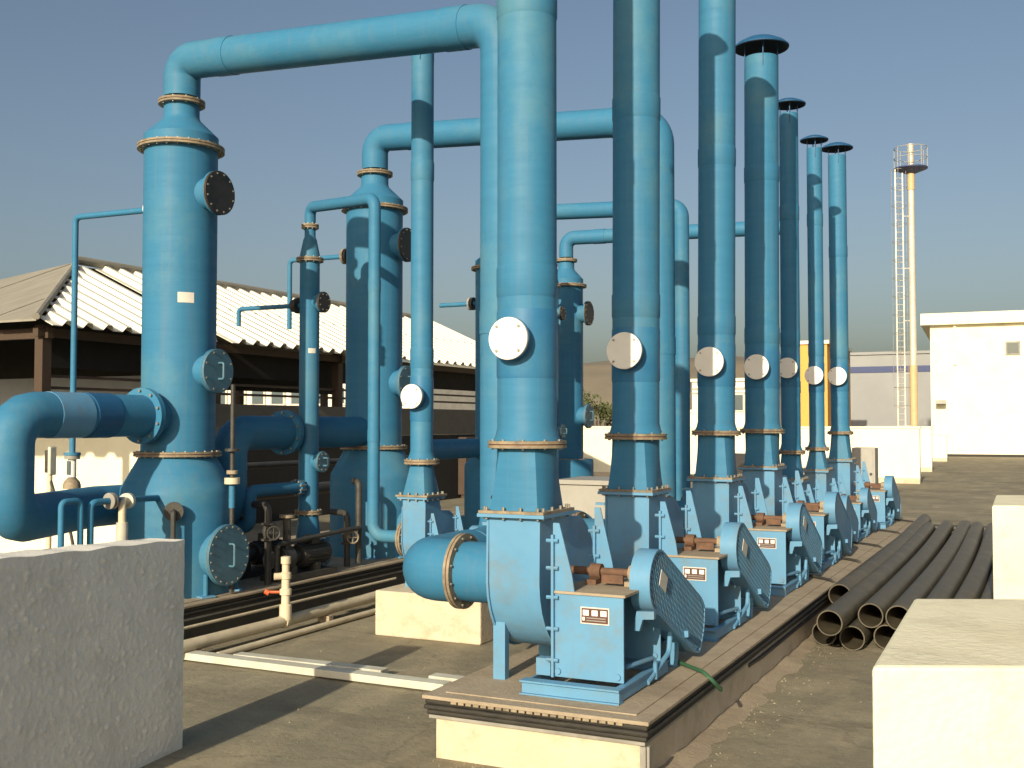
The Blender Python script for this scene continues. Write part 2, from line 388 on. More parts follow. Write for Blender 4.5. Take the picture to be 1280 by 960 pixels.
# far roof-edge walls: three stepped back lengths
def farwall(x0, x1, y, h, label):
    m = MB(); m.bb(x0, x1, y, y+0.25, 0, h-0.06); o = solo(m, 'parapet_wall', 'white', label, 'wall', ((x0+x1)/2, y, 0), smooth=0)
    MB().bb(x0-0.03, x1+0.03, y-0.03, y+0.28, h-0.058, h).build('coping', 'white', o)
    MB().bb(x0, x1, y-0.03, y-0.002, 0.004, 0.16).build('skirting', 'plinth', o)
    # vertical expansion joints: thin recessed-looking cover strips
    k = x0+2.0
    while k < x1-0.5:
        MB().bb(k-0.02, k+0.02, y-0.012, y-0.002, 0.165, h-0.065).build('joint_strip', 'strip', o); k += 4.4
    return o
farwall(-30, -3.3, 33.28, 1.63, 'long white parapet wall across the far end of the roof')
farwall(-6.0, -3.74, 41.8, 1.62, 'white parapet stub stepping back behind the long far wall')
farwall(-7.0, -4.15, 53.6, 1.25, 'farthest white parapet stub beside the white building')

# ================================================================== BUILDINGS FAR AWAY
def white_building():
    rz = R(25.9-6)
    base = Vector((-5.55, 62.0, 0)); t = thing('white_building', 'white flat-roofed building with one small window at right', 'building', base)
    ux = Vector((math.cos(R(3)), math.sin(R(3)), 0)); uy = Vector((-ux.y, ux.x, 0))
    mm = Matrix.Rotation(R(3), 3, 'Z')
    def bx(name, m, x0, x1, y0, y1, z0, z1, par=None):
        c = base+ux*(x0+x1)/2+uy*(y0+y1)/2+Vector((0, 0, (z0+z1)/2))
        return MB().box(c, (x1-x0, y1-y0, z1-z0), m=mm).build(name, m, par or t, smooth=0)
    bx('wall', 'white', 0, 16, 0, 12, 0, 6.9)
    r = bx('roof_slab', 'white', -0.45, 16.4, -0.4, 12.4, 6.9, 7.5)
    wd = bx('window', 'strip', 3.62, 4.32, -0.07, 0.02, 5.25, 5.95)
    bx('pane', 'glass', 3.70, 4.24, -0.085, -0.072, 5.33, 5.87, wd)
    bx('drain_pipe', 'white', 1.15, 1.28, -0.14, -0.01, 4.8, 6.9)
    bx('skirting', 'rubber', 0.0, 16, -0.05, -0.002, 0.002, 0.13)
    # light shade bracket near the corner
    bx('lamp_bracket', 'greymet', 0.25, 0.75, -0.7, -0.01, 2.75, 2.95)
white_building()

def tower():
    b = Vector((-6.6, 63.0-0.0, -11)); b = Vector((-6.66, 58.0, 0)); 
    # place on the view ray of the mast foot, beyond the long wall and before the white building corner
    b = Vector((-5.95, 57.6, 0)); t = thing('chimney_mast', 'tall slender mast with caged ladder and round top platform', 'mast', b)
    H = 15.6
    MB().lathe((b.x, b.y), [(0.19, 0), (0.19, 4.6)], 20).build('base_section', 'towero', t)
    MB().lathe((b.x, b.y), [(0.165, 4.6), (0.155, H-2.2), (0.155, H)], 20).build('pole', 'tower', t)
    MB().lathe((b.x, b.y), [(0.18, H-2.3), (0.18, H-1.3)], 16).build('collar', 'towero', t)
    zp = H-1.25
    MB().lathe((b.x, b.y), [(0.24, zp-0.22), (0.80, zp), (0.80, zp+0.06), (0.2, zp+0.07)], 24).build('platform', 'bluefac', t)
    rl = MB()
    for z in (zp+0.55, zp+1.05):
        rl.sweep([(b.x+0.78*math.cos(a*math.pi/12), b.y+0.78*math.sin(a*math.pi/12), z) for a in range(25)], 0.02, 6)
    for a in range(8):
        x, y = b.x+0.78*math.cos(a*math.pi/4), b.y+0.78*math.sin(a*math.pi/4); rl.cyl((x, y, zp+0.06), (x, y, zp+1.05), 0.02, n=6)
    rl.build('guard_rail', 'greymet', t)
    ux = Vector((math.cos(R(25.9)), math.sin(R(25.9)), 0))
    ld = thing  # ladder
    lad = MB()
    for off in (-0.42, -0.78):
        p = b+ux*off; lad.bar((p.x, p.y, 0.05), (p.x, p.y, zp), 0.055)
    lad_o = lad.build('ladder', 'tower', t)
    rg = MB(); z = 0.4
    while z < zp-0.2:
        p = b+ux*-0.42; q = b+ux*-0.78; rg.cyl((p.x, p.y, z), (q.x, q.y, z), 0.018, n=6); z += 0.3
    rg.build('rungs', 'tower', lad_o, kind='stuff')
    cg = MB(); z = 2.6; c = b+ux*-0.6
    while z < zp:
        pts = [c+Vector((0.36*math.cos(a*math.pi/8), -0.36*math.sin(a*math.pi/8)*1.0, z)) for a in range(0, 17)]
        cg.sweep(pts, 0.012, 5); z += 0.9
    for a in (20, 90, 160):
        p = c+Vector((0.36*math.cos(R(a)), -0.36*math.sin(R(a)), 0)); cg.cyl((p.x, p.y, 2.6), (p.x, p.y, zp), 0.012, n=5)
    cg.build('safety_cage', 'strip', lad_o)
    for z in (1.6, 4.2, 6.8, 9.4, 12.0):
        p = b+ux*-0.42; MB().bar((p.x, p.y, z), (b.x, b.y, z), 0.045).build('bracket', 'tower', t)
tower()

def simple_building(name, label, x0, x1, y0, y1, z0, z1, m, roof='white', wins=(), bands=()):
    t = thing(name, label, 'building', ((x0+x1)/2, y0, z0))
    MB().bb(x0, x1, y0, y1, z0, z1).build('wall', m, t, smooth=0)
    MB().bb(x0-0.15, x1+0.15, y0-0.15, y1+0.15, z1, z1+0.22).build('roof', roof, t, smooth=0)
    for (wx0, wx1, wz0, wz1) in wins:
        wd = MB().bb(wx0, wx1, y0-0.10, y0-0.004, wz0, wz1).build('window', 'plate_rim', t, smooth=0)
        MB().bb(wx0+0.1, wx1-0.1, y0-0.12, y0-0.102, wz0+0.1, wz1-0.1).build('pane', 'glass', wd, smooth=0)
    for (z_a, z_b, mm) in bands:
        MB().bb(x0-0.02, x1+0.02, y0-0.06, y0-0.004, z_a, z_b).build('fascia_band', mm, t, smooth=0)
    return t
simple_building('orange_building', 'orange painted building with cream roof edge beyond the far wall', -14.75, -12.45, 71, 80, -11, 6.75, 'orange')
simple_building('grey_building', 'long grey clad building with dark blue band behind the mast', -18, -2, 93, 112, -11, 7.3, 'greyfac', 'greyfac', bands=((5.85, 6.35, 'bluefac'),))
simple_building('cream_apartment_block', 'cream block with balconies seen between the tall stacks', -23.6, -18.4, 79, 90, -11, 4.8, 'cream',
                wins=[(-20.6, -19.7, z, z+1.3) for z in (0.2, 2.6)] + [(-22.6, -21.7, z, z+1.3) for z in (0.2, 2.6)],
                bands=((4.2, 4.35, 'greymet'), (3.9, 4.02, 'greymet')))
simple_building('low_pale_house', 'low pale house between the second and third stacks', -27.5, -24.9, 84, 92, -11, 2.6, 'cream', wins=[(-26.2, -25.4, 0.9, 1.9)])
# building seen through the open shed
simple_building('yellow_building', 'pale yellow building with window grids seen under the shed roof', -44, -24.5, 42, 52, -11, 4.2, 'cream',
                wins=[(-43.4+1.15*i, -43.4+1.15*i+0.85, 2.55, 3.45) for i in range(16)] + [(-43.4+1.15*i, -43.4+1.15*i+0.85, 1.0, 2.1) for i in range(16)])

# ---- trees
def tree(x, y, z0, h, cr, label, seed):
    rnd = random.Random(seed); t = thing('tree', label, 'tree', (x, y, z0), 'trees beyond the roof')
    tr = MB(); tr.sweep([(x, y, z0), (x+0.1, y, z0+h*0.3), (x-0.15, y, z0+h*0.6), (x, y, z0+h*0.85)], [0.32, 0.25, 0.16, 0.05], 10)
    cl = []
    for k in range(16):
        a = rnd.uniform(0, 6.28); zz = z0+h*rnd.uniform(0.42, 0.95); rr = cr*rnd.uniform(0.25, 0.9)*(1.1-abs((zz-z0)/h-0.65)*1.6)
        p = Vector((x+rr*math.cos(a), y+rr*math.sin(a), zz)); cl.append((p, cr*rnd.uniform(0.22, 0.42)))
        tr.sweep([(x, y, z0+h*0.38+rnd.uniform(0, h*0.2)), (x+rr*0.5*math.cos(a), y+rr*0.5*math.sin(a), zz-0.6), tuple(p)], [0.1, 0.07, 0.02], 6)
    tr.build('trunk', 'bark', t)
    lv = MB()
    for p, r in cl:
        for k in range(260):
            v = Vector((rnd.gauss(0, 1), rnd.gauss(0, 1), rnd.gauss(0, 0.8))).normalized()*(r*rnd.random()**0.4)
            q = p+v; u = Vector((rnd.uniform(-1, 1), rnd.uniform(-1, 1), rnd.uniform(-1, 1))).normalized(); s2 = rnd.uniform(0.07, 0.15)
            w_ = u.orthogonal().normalized()
            lv.add([q-u*s2, q+w_*s2*0.5, q+u*s2, q-w_*s2*0.5], [(0, 1, 2, 3)])
    lv.build('crown', 'leaf', t, smooth=0)
tree(-26.2, 66.5, -11, 15.2, 2.7, 'green tree beyond the far wall between first two stacks', 3)
tree(-30.5, 72, -11, 13.8, 2.6, 'olive tree partly hidden behind the narrow column', 9)

# ================================================================== SHED
def corr_sheet(p0, down, along, length, width, pitch=0.36, hgt=0.075, th=0.012, lift=0.0):
    """trapezoid rib sheet: p0 top corner, ribs run along `down`"""
    down = Vector(down).normalized(); along = Vector(along).normalized(); n = along.cross(down); n = n if n.z > 0 else -n
    prof = []; k = 0.0
    while k < width-1e-6:
        for f, hh in ((0.0, 0), (0.42, 0), (0.56, hgt), (0.80, hgt), (0.94, 0)):
            prof.append((k+f*pitch, hh))
        k += pitch
    prof.append((width, 0)); prof = [(min(a, width), b) for a, b in prof]
    P = Vector(p0)+n*lift; vs = []; K = len(prof)
    for layer in (0, -th):
        for s in (0, length):
            vs += [P+along*a+down*s+n*(b+layer) for a, b in prof]
    fs = []
    for i in range(K-1):
        fs += [(i, i+1, K+i+1, K+i), (2*K+i+1, 2*K+i, 3*K+i, 3*K+i+1), (K+i, K+i+1, 3*K+i+1, 3*K+i), (i+1, i, 2*K+i, 2*K+i+1)]
    fs += [(0, K, 3*K, 2*K), (K-1, 3*K-1, 4*K-1, 2*K-1)]
    return vs, fs

def shed():
    t = thing('open_shed', 'open shed with ribbed white metal roof behind the blue columns', 'shed', (-15, 18, 0))
    XE, XR, ZE, ZR, Y0, YR, Y1 = -12.0, -15.0, 3.07, 4.42, 10.38, 13.75, 25.3
    dn = Vector((XE-XR, 0, ZE-ZR)); Ls = dn.length; dnn = dn.normalized()
    pitch = 0.36; sw = 3*pitch
    y = YR-pitch*8
    # long slope sheets, two rows overlapping half way; cut by the hip at the near end
    while y < Y1:
        for row in (0, 1):
            s0 = Ls*0.0 if row == 0 else Ls*0.5-0.08; s1 = Ls*0.53 if row == 0 else Ls+0.12
            yy = max(y, 0)
            # fraction along the slope where the hip lies for this y
            hip = max(0.0, (YR-(y+sw*0.5))/(YR-Y0))          # 0 at ridge .. 1 at eave
            if hip >= 1.0: continue
            if y+sw*0.0 < YR:                                 # sheets by the hip are made rib by rib below
                continue
            vs, fs = corr_sheet(Vector((XR, y, ZR))+dnn*s0, dnn, (0, 1, 0), s1-s0, sw, pitch, lift=0.012 if row == 0 else 0)
            m = MB(); m.add(vs, fs); m.build('roof_sheet', 'roofw', t, smooth=0)
        y += sw
    y = YR-pitch*9
    while y < YR-1e-6:
        hip = max(0.0, (YR-(y+pitch*0.3))/(YR-Y0))
        if hip < 0.98:
            s0 = Ls*hip; s1 = Ls+0.12
            vs, fs = corr_sheet(Vector((XR, y, ZR))+dnn*s0, dnn, (0, 1, 0), s1-s0, pitch, pitch)
            m = MB(); m.add(vs, fs); m.build('roof_sheet', 'roofw', t, smooth=0)
        y += pitch
    # front hip: weathered grey sheets, plus the hidden far slope
    ap = Vector((XR, YR, ZR+0.06)); hl = []
    e0 = Vector((XE-0.06, Y0, ZE+0.03)); e1 = Vector((2*XR-XE, Y0, ZE+0.03))
    nseg = 6
    for k in range(nseg):
        a = e0.lerp(e1, k/nseg); b = e0.lerp(e1, (k+1)/nseg)
        def up(p):  # where the up-slope line through p meets the hips
            f = 1-abs((p.x-XR)/(e0.x-XR)); f = max(0, f); return Vector((p.x, Y0+(YR-Y0)*f, e0.z+(ap.z-e0.z)*f))
        pa, pb = up(a), up(b); z = Vector((0, 0, 0.03)); lift = Vector((0, 0, 0.012*(k % 2)))
        poly = [a+lift, b+lift, pb+lift, pa+lift]
        if k == nseg//2-1 or k == nseg//2: pass
        m = MB(); m.add(poly+[q-z for q in poly], [(0, 1, 2, 3), (7, 6, 5, 4), (0, 4, 5, 1), (1, 5, 6, 2), (2, 6, 7, 3), (3, 7, 4, 0)])
        m.build('hip_sheet', 'roofg', t, smooth=0)
    MB().sweep([(XR, YR-0.05, ZR+0.10), (XR, Y1, ZR+0.10)], 0.075, 10).build('ridge_cap', 'roofg', t)
    MB().sweep([tuple(ap+Vector((0, 0, 0.03))), tuple(e0+Vector((0, 0, 0.03)))], 0.05, 8).build('hip_cap', 'roofg', t)
    m = MB(); m.add([(XR, YR, ZR), (XR, Y1, ZR), (2*XR-XE, Y1, ZE), (2*XR-XE, Y0, ZE)], [(0, 1, 2, 3)]); m.build('far_slope', 'roofg', t, smooth=0)
    for yy in (10.75, 14.2, 17.7, 21.2, 24.7):
        MB().bb(XE-0.42, XE-0.27, yy-0.075, yy+0.075, 0.0, ZE-0.02).build('post', 'darkwall', t, smooth=0)
        MB().bb(2*XR-XE+0.27, 2*XR-XE+0.42, yy-0.075, yy+0.075, 0.0, ZE-0.02).build('post', 'darkwall', t, smooth=0)
        MB().bb(2*XR-XE+0.2, XE-0.2, yy-0.05, yy+0.05, ZE-0.2, ZE-0.06).build('truss_beam', 'darkwall', t, smooth=0)
    MB().bb(XE-0.35, XE-0.25, Y0+0.2, Y1, ZE-0.18, ZE-0.06).build('eave_beam', 'darkwall', t, smooth=0)
    # equipment rail and half wall under the roof
    MB().bb(2*XR-XE, 2*XR-XE+0.15, Y0+0.4, Y1, 0.0, 2.12).build('half_wall', 'shadewall', t, smooth=0)
    MB().bb(2*XR-XE+0.16, XE-0.5, 13.4, 13.5, 0.0, 2.48).build('end_wall', 'paleblue', t, smooth=0)
    # black panels put in where deep shade lies under the eaves
    MB().bb(2*XR-XE+0.2, XE-0.5, 13.38, 13.395, 2.482, 3.6).build('eave_shade_panel', 'shadefill', t, smooth=0)
    MB().bb(XE-0.62, XE-0.60, Y0+0.5, Y1, 2.50, ZE-0.05).build('eave_shade_panel', 'shadefill', t, smooth=0)
    MB().bb(2*XR-XE+0.5, 2*XR-XE+0.52, Y0+0.5, Y1, 2.50, ZE-0.05).build('eave_shade_panel', 'shadefill', t, smooth=0)
    MB().bb(XE-0.28, XE-0.20, 11.0, 24.8, 0.0, 1.46).build('floor_shade_wall', 'shadefill', t, smooth=0)  # black sheet added to hide the sunlit floor inside the shed
    MB().bb(XE-0.24, XE-0.20, 11.0, 24.8, 1.462, 2.03).build('screen_panel', 'screen', t, smooth=0)
    for zz in (2.36, 2.2): MB().bb(XE-0.40, XE-0.34, Y0+0.4, Y1, zz-0.02, zz+0.02).build('tie_rail', 'darkwall', t, smooth=0)
    # hanging translucent curtain strip seen above the inlet pipe
    return t
shed()

# dark tanks standing under the shed
def tank(x, y, r, h, label):
    t = thing('storage_tank', label, 'tank', (x, y, 0))
    MB().lathe((x, y), [(r, 0), (r, h), (r*0.86, h+0.14), (r*0.3, h+0.26), (0.001, h+0.27)], 32).build('shell', 'darkmet', t)
    for z in (h*0.3, h*0.7):
        MB().tube((x, y, z-0.03), (x, y, z+0.03), r+0.02, r-0.01, 32).build('hoop', 'darkmet', t)
    MB().tube((x, y, h+0.2), (x, y, h+0.32), 0.22, 0.02, 20).build('manway', 'darkmet', t)
tank(-13.6, 14.6, 0.95, 1.35, 'dark storage tank under the shed, nearest the hip end')
tank(-13.5, 17.3, 1.0, 1.3, 'dark storage tank under the shed, middle one')
tank(-13.5, 20.6, 1.05, 1.25, 'dark storage tank under the shed, far one')
def crate_box(x0, x1, y0, y1, z1, label, m='darkwall', name='equipment_housing'):
    t = thing(name, label, 'equipment', ((x0+x1)/2, (y0+y1)/2, 0))
    MB().bb(x0, x1, y0, y1, 0.08, z1).build('body', m, t, smooth=0, bevel=0.01)
    MB().bb(x0-0.03, x1+0.03, y0-0.03, y1+0.03, z1+0.002, z1+0.05).build('lid', m, t, smooth=0)
    for x in (x0+0.1, x1-0.1):
        for y in (y0+0.1, y1-0.1): MB().bb(x-0.05, x+0.05, y-0.05, y+0.05, 0, 0.078).build('foot', m, t, smooth=0)
    return t
crate_box(-12.9, -12.0, 22.3, 24.0, 1.35, 'dark brown equipment box under the far end of the shed')

# low white wall in front of the shed
m = MB(); m.bb(-15.5, -9.6, 10.22, 10.36, 0, 1.62)
solo(m, 'low_white_wall', 'white', 'low white wall in front of the shed at far left', 'wall', (-12.5, 10.22, 0), smooth=0)
# added canopy, unseen left of the view: its ribbed edge throws scalloped shade there
def canopy():
    t = thing('shadow_canopy', 'unseen ribbed canopy left of the view, added to cast scalloped shade', 'canopy', (-12, 5.4, 0))
    for k in range(6):
        vs, fs = corr_sheet((-16.2+k*1.08, 6.8, 3.50), (0, -1, -0.36), (1, 0, 0), 1.28, 1.08, 0.36)
        mm = MB(); mm.add(vs, fs); mm.build('roof_sheet', 'roofw', t, smooth=0)
    for x in (-16.0, -13.2, -10.0):
        MB().bb(x-0.06, x+0.06, 6.3, 6.42, 0, 3.25).build('post', 'darkwall', t, smooth=0)
canopy()

# ================================================================== MACHINE PLINTHS
def plinth(name, x0, x1, y0, y1, z, label, over=0.055, wallm='plinth'):
    t = thing(name, label, 'plinth', ((x0+x1)/2, (y0+y1)/2, 0))
    MB().bb(x0+over, x1-over, y0+over, y1-over, 0, z-0.125).build('wall', wallm, t, smooth=0)
    MB().bb(x0+over*0.5, x1-over*0.5, y0+over*0.5, y1-over*0.5, z-0.124, z-0.108).build('lower_strip', 'strip', t, smooth=0)
    for k, zz in enumerate((0.107, 0.080, 0.053)):
        q = (0.016, 0.004, 0.010)[k]
        MB().bb(x0+q, x1-q, y0+q, y1-q, z-zz, z-zz+0.0262).build('bitumen_band', 'rubber', t, smooth=0, bevel=0.011)
    MB().bb(x0, x1, y0, y1, z-0.025, z-0.006).build('edge_strip', 'slab', t, smooth=0, bevel=0.004)
    MB().bb(x0+0.09, x1-0.09, y0+0.09, y1-0.09, z-0.0055, z).build('top_screed', 'slab', t, smooth=0)
    return t
PZ = 0.33
pl = plinth('fan_plinth', -2.89, -1.68, 4.90, 17.2, PZ, 'long low plinth with dark rim carrying the row of fans')
# little tile inlays along the near edge of the rim
for k in range(22):
    MB().bb(-2.72+k*0.042, -2.72+k*0.042+0.031, 4.897, 4.903, PZ-0.035, PZ-0.023).build('rim_tile', 'resin', pl, smooth=0)
# drain pipe box at the corner
MB().bb(-1.733, -1.705, 4.93, 4.97, 0.0, PZ-0.13).build('corner_strip', 'strip', pl, smooth=0)
MB().bb(-1.703, -1.69, 4.94, 4.97, 0.0, PZ-0.13).build('corner_strip', 'strip', pl, smooth=0)
plinth('column_plinth', -8.4, -5.88, 4.9, 17.6, PZ, 'long dark-rimmed plinth under the row of scrubber columns', wallm='darkmet')  # wall coloured dark to carry the shade on the plinth side
m = MB(); m.bb(-4.91, -3.95, 7.58, 9.4, 0, 0.36)
solo(m, 'small_fan_plinth', 'plinth', 'short cream plinth under the small fan behind the first fan', 'plinth', (-4.4, 8.4, 0), smooth=0, bevel=0.012)
# rough mortar lip along the plinth foot
vs = []; fs = []; n = 90
for i in range(n):
    y = 4.7+i*0.12; wv = 0.055+0.05*random.random(); hh = 0.012+0.02*random.random()
    vs += [(-1.735, y, hh), (-1.735+wv*0.5, y, hh*0.8), (-1.735+wv*1.6, y, 0.0015)]
for i in range(n-1):
    for k in range(2): fs.append((i*3+k, i*3+k+1, i*3+k+4, i*3+k+3))
m = MB(); m.add(vs, fs); m.build('mortar_lip', 'slab', pl, smooth=60)

# ================================================================== FANS AND STACKS
ORD = ['first', 'second', 'third', 'fourth', 'fifth', 'sixth', 'seventh']
XF = -2.55
def stack(xc, yc, dia, zl, zu, zd, zc, discr, label, hw, hd, sq, weather=None, name='exhaust_stack', group='exhaust stacks', chalk=False):
    """zl square flange on the fan, zu round flange, zd cover disc, zc underside of the rain cap"""
    t = thing(name, label, 'exhaust stack', (xc, yc, zl), group)
    r = dia/2
    # transition square to round
    n = 32; vs = []
    for z, rd in ((zl+0.012, 0), (zu-0.012, 1)):
        for k in range(n):
            a = 2*math.pi*(k+0.5)/n; ca, sa = math.cos(a), math.sin(a)
            if rd: vs.append((xc+r*ca, yc+r*sa, z))
            else:
                q = max(abs(ca)/hw, abs(sa)/hd); vs.append((xc+ca/q, yc+sa/q, z))
    m = MB(); m.add(vs, [(k, (k+1) % n, n+(k+1) % n, n+k) for k in range(n)]); m.build('transition', 'frp', t, smooth=20)
    fl = MB()
    fl.bb(xc-hw-0.04, xc+hw+0.04, yc-hd-0.04, yc+hd+0.04, zl+0.001, zl+0.016)
    fo = fl.build('square_flange', 'resin', t, smooth=0)
    bo = MB()
    for k in range(4):
        for s in (-1, 1):
            bo.cyl((xc-hw+2*hw*k/3, yc+s*(hd+0.022), zl-0.03), (xc-hw+2*hw*k/3, yc+s*(hd+0.022), zl+0.035), 0.008, n=6)
            bo.cyl((xc+s*(hw+0.022), yc-hd+2*hd*k/3, zl-0.03), (xc+s*(hw+0.022), yc-hd+2*hd*k/3, zl+0.035), 0.008, n=6)
    bo.build('bolts', 'bolt', fo, kind='stuff')
    flange_pair(t, (xc, yc, zu), (0, 0, 1), r+0.052, r-0.01, 10)
    # pipe in lengths with slight lap bands
    prof = [(r+0.022, zu+0.02), (r+0.010, zu+0.05), (r, zu+0.09), (r, zc-0.10)]
    MB().lathe((xc, yc), prof, 48, caps=False).build('pipe', 'frp', t)
    zz = zd+0.32
    while zz < zc-0.5:
        MB().lathe((xc, yc), [(r-0.001, zz-0.09), (r+0.0045, zz-0.07), (r+0.005, zz+0.07), (r-0.001, zz+0.09)], 48, caps=False).build('lap_joint', 'frp', t)
        zz += random.uniform(1.35, 1.75)
    MB().lathe((xc, yc), [(r-0.001, zd-0.21), (r+0.004, zd-0.19), (r+0.004, zd+0.15), (r-0.001, zd+0.17)], 48, caps=False).build('repainted_band', 'frpband', t)
    if chalk:
        for za, zb_ in ((zd+0.18, zd+0.42), (zu+0.085, zu+0.19)):
            MB().lathe((xc, yc), [(r-0.001, za-0.01), (r+0.0035, za), (r+0.0035, zb_), (r-0.001, zb_+0.01)], 48, caps=False).build('chalky_repair', 'frpchalk', t)
    # cover disc facing the camera side
    blind(t, (xc, yc-r*0.75, zd), (0, -1, 0), discr*0.72, discr, r*0.25+0.055, 'whitepp', 4, name='cover_disc', label='round white cover disc')
    # rain cap on stays
    cr = r*1.62+0.02*(dia < 0.25); ch = 0.125*r/0.165
    outer = [(cr, zc), (cr*1.01, zc+0.012), (cr*0.86, zc+ch*0.38), (cr*0.55, zc+ch*0.72), (cr*0.25, zc+ch*0.92), (0.002, zc+ch)]
    cap = MB().lathe((xc, yc), outer, 40, caps=False).build('rain_cap', 'frpdark', t)
    MB().lathe((xc, yc), [(a*0.985, b-0.006) for a, b in outer if b != zc+0.012], 40, caps=False).build('cap_shade_shell', 'capshade', cap)  # cap underside, its shade put into the colour
    for a in (20, 110, 200, 290):
        x, y = xc+(r-0.008)*math.cos(R(a)), yc+(r-0.008)*math.sin(R(a))
        MB().bar((x, y, zc-0.22), (x, y, zc+ch*0.45), 0.03, 0.008).build('cap_stay', 'frpdark', t)
    return t

def fan(xc, yc, zb, s, label, nm='blower_fan', group='belt driven fans', inlet=None, guard_mesh=False, zo=0.92, plate=True, ilen=0.36, elbow=True):
    """belt driven centrifugal fan; origin at stack axis on its base. local sizes are for the big size, times s"""
    t = thing(nm, label, 'fan', (xc, yc, zb), group)
    X = lambda v: xc+v*s
    Y = lambda v: yc+v*s
    Z = lambda v: zb+v*zo/0.92 if v > 0.5 else zb+v*s
    def W(p): return Vector((X(p[0]), Y(p[1]), zb+p[2]*s))
    hw, zc, ycn = 0.15, 0.530, 0.24
    # scroll profile in y,z
    prof = [(-0.17, 0.92), (-0.17, zc)]
    for k in range(1, 27):
        a = math.pi+2*math.pi*0.78*k/26; r = 0.41-0.085*k/26
        prof.append((ycn+r*math.cos(a), zc+r*math.sin(a)))
    prof.append((0.17, 0.86)); prof.append((0.17, 0.92))
    pr = [(yc+a*s, zb+b*s) for a, b in prof]; top = zb+zo
    pr[0] = (pr[0][0], top); pr[-1] = (pr[-1][0], top)
    ca = MB().prism(pr, 'x', X(-hw), X(hw)).build('casing', 'steel', t, smooth=25, bevel=0.006*s)
    # side plate rims
    def outset(d): return [(yc+(ycn+(a-ycn)*(1+d))*s, zb+(zc+(b-zc)*(1+d))*s) if b < 0.85 else (yc+a*(1+d)*s, min(zb+b*s, top)) for a, b in prof]
    for sx in (-hw-0.006, hw-0.006):
        MB().prism(outset(0.035), 'x', X(sx), X(sx+0.012)).build('side_rim', 'steel', t, smooth=25)
    MB().bb(X(-hw-0.045), X(hw+0.045), Y(-0.215), Y(0.215), top-0.018, top).build('outlet_flange', 'steel', t, smooth=0)
    # flared collar under flange
    # support leg on the inlet side
    MB().bb(X(-hw-0.01), X(-hw+0.06), Y(-0.09), Y(-0.04), zb, zb+0.32*s).build('leg', 'steel', t, smooth=0)
    MB().bb(X(-hw-0.01), X(-hw+0.06), Y(0.50), Y(0.55), zb, zb+0.45*s).build('leg', 'steel', t, smooth=0)
    # bearing pedestal: two front/back plates with tapering gussets, side plate, top plate
    x0, x1, xg = hw+0.09, 0.625, hw+0.16
    zt, zg, zl = 0.50, 0.86, 0.075
    for k, (ya, lift) in enumerate(((-0.20, 0), (0.38, 0.04))):
        poly = [(X(x0), zb+zl*s), (X(x1), zb+zl*s), (X(x1), zb+zt*s), (X(xg+0.05), zb+(zt+0.005)*s), (X(xg+0.035), zb+(zt+0.10)*s), (X(x0+0.035), zb+(zg+lift)*s), (X(x0), zb+(zg+lift)*s)]
        MB().prism(poly, 'y', Y(ya), Y(ya+0.012)).build('pedestal_plate', 'steel', t, smooth=0, bevel=0.002)
        fl_ = MB().bb(X(x0-0.002), X(x0+0.012), Y(ya-0.022), Y(ya-0.002), zb+zl*s, zb+(zg-0.06)*s)
        fl_.build('plate_lip', 'steel', t, smooth=0)
        b = MB()
        for zq in (0.16, 0.32, 0.48, 0.63, 0.77):
            b.cyl((X(x0-0.03), Y(ya-0.012), zb+zq*s), (X(x0+0.035), Y(ya-0.012), zb+zq*s), 0.010*s, n=6)
        b.cyl((X(x0+0.03), Y(ya-0.012), zb+(zl+0.03)*s), (X(x0+0.03), Y(ya-0.002), zb+(zl+0.03)*s), 0.016*s, n=8)
        b.cyl((X(x1-0.03), Y(ya-0.012), zb+(zl+0.03)*s), (X(x1-0.03), Y(ya-0.002), zb+(zl+0.03)*s), 0.016*s, n=8)
        b.build('bolts', 'steel', t, kind='stuff')
    MB().bb(X(x0), X(x0+0.012), Y(-0.187), Y(0.379), zb+zl*s, zb+(zt-0.012)*s).build('pedestal_side', 'steel', t, smooth=0)
    MB().bb(X(x0), X(x1+0.012), Y(-0.21), Y(0.40), zb+(zt+0.001)*s, zb+(zt+0.014)*s).build('pedestal_top', 'slab', t, smooth=0)
    # shaft on two bearings
    sy, sz = 0.16, 0.575
    MB().cyl(W((hw, sy, sz)), W((0.66, sy, sz)), 0.022*s, n=16).build('shaft', 'rust', t)
    for xb in (hw+0.19, 0.56):
        be = MB().bb(X(xb-0.03), X(xb+0.03), Y(sy-0.09), Y(sy+0.09), zb+(zt+0.015)*s, zb+(zt+0.04)*s)
        be.cyl(W((xb-0.03, sy, sz)), W((xb+0.03, sy, sz)), 0.042*s, n=20)
        be.build('bearing', 'rust' if xb < 0.5 else 'slab', t)
    MB().bb(X(hw+0.26), X(0.53), Y(sy-0.11), Y(sy-0.09), zb+(zt+0.03)*s, zb+(zt+0.075)*s).build('shaft_cover', 'rust', t, smooth=0)
    # base frame of channel
    bf = MB()
    bf.bb(X(0.12), X(0.645), Y(-0.32), Y(-0.305), zb+0.004, zb+0.062*s); bf.bb(X(0.115), X(0.65), Y(-0.34), Y(-0.27), zb+0.063*s, zb+0.072*s); bf.bb(X(0.115), X(0.65), Y(-0.34), Y(-0.27), zb+0.001, zb+0.008*s)
    bf.bb(X(0.63), X(0.645), Y(-0.304), Y(0.45), zb+0.009, zb+0.062*s); bf.bb(X(0.61), X(0.65), Y(-0.268), Y(0.45), zb+0.063*s, zb+0.072*s)
    bf.bb(X(0.12), X(0.135), Y(-0.304), Y(0.45), zb+0.009, zb+0.062*s)
    bf.bb(X(0.136), X(0.629), Y(0.43), Y(0.449), zb+0.009, zb+0.062*s)
    bf.build('base_frame', 'steel', t, smooth=0)
    bs = MB()
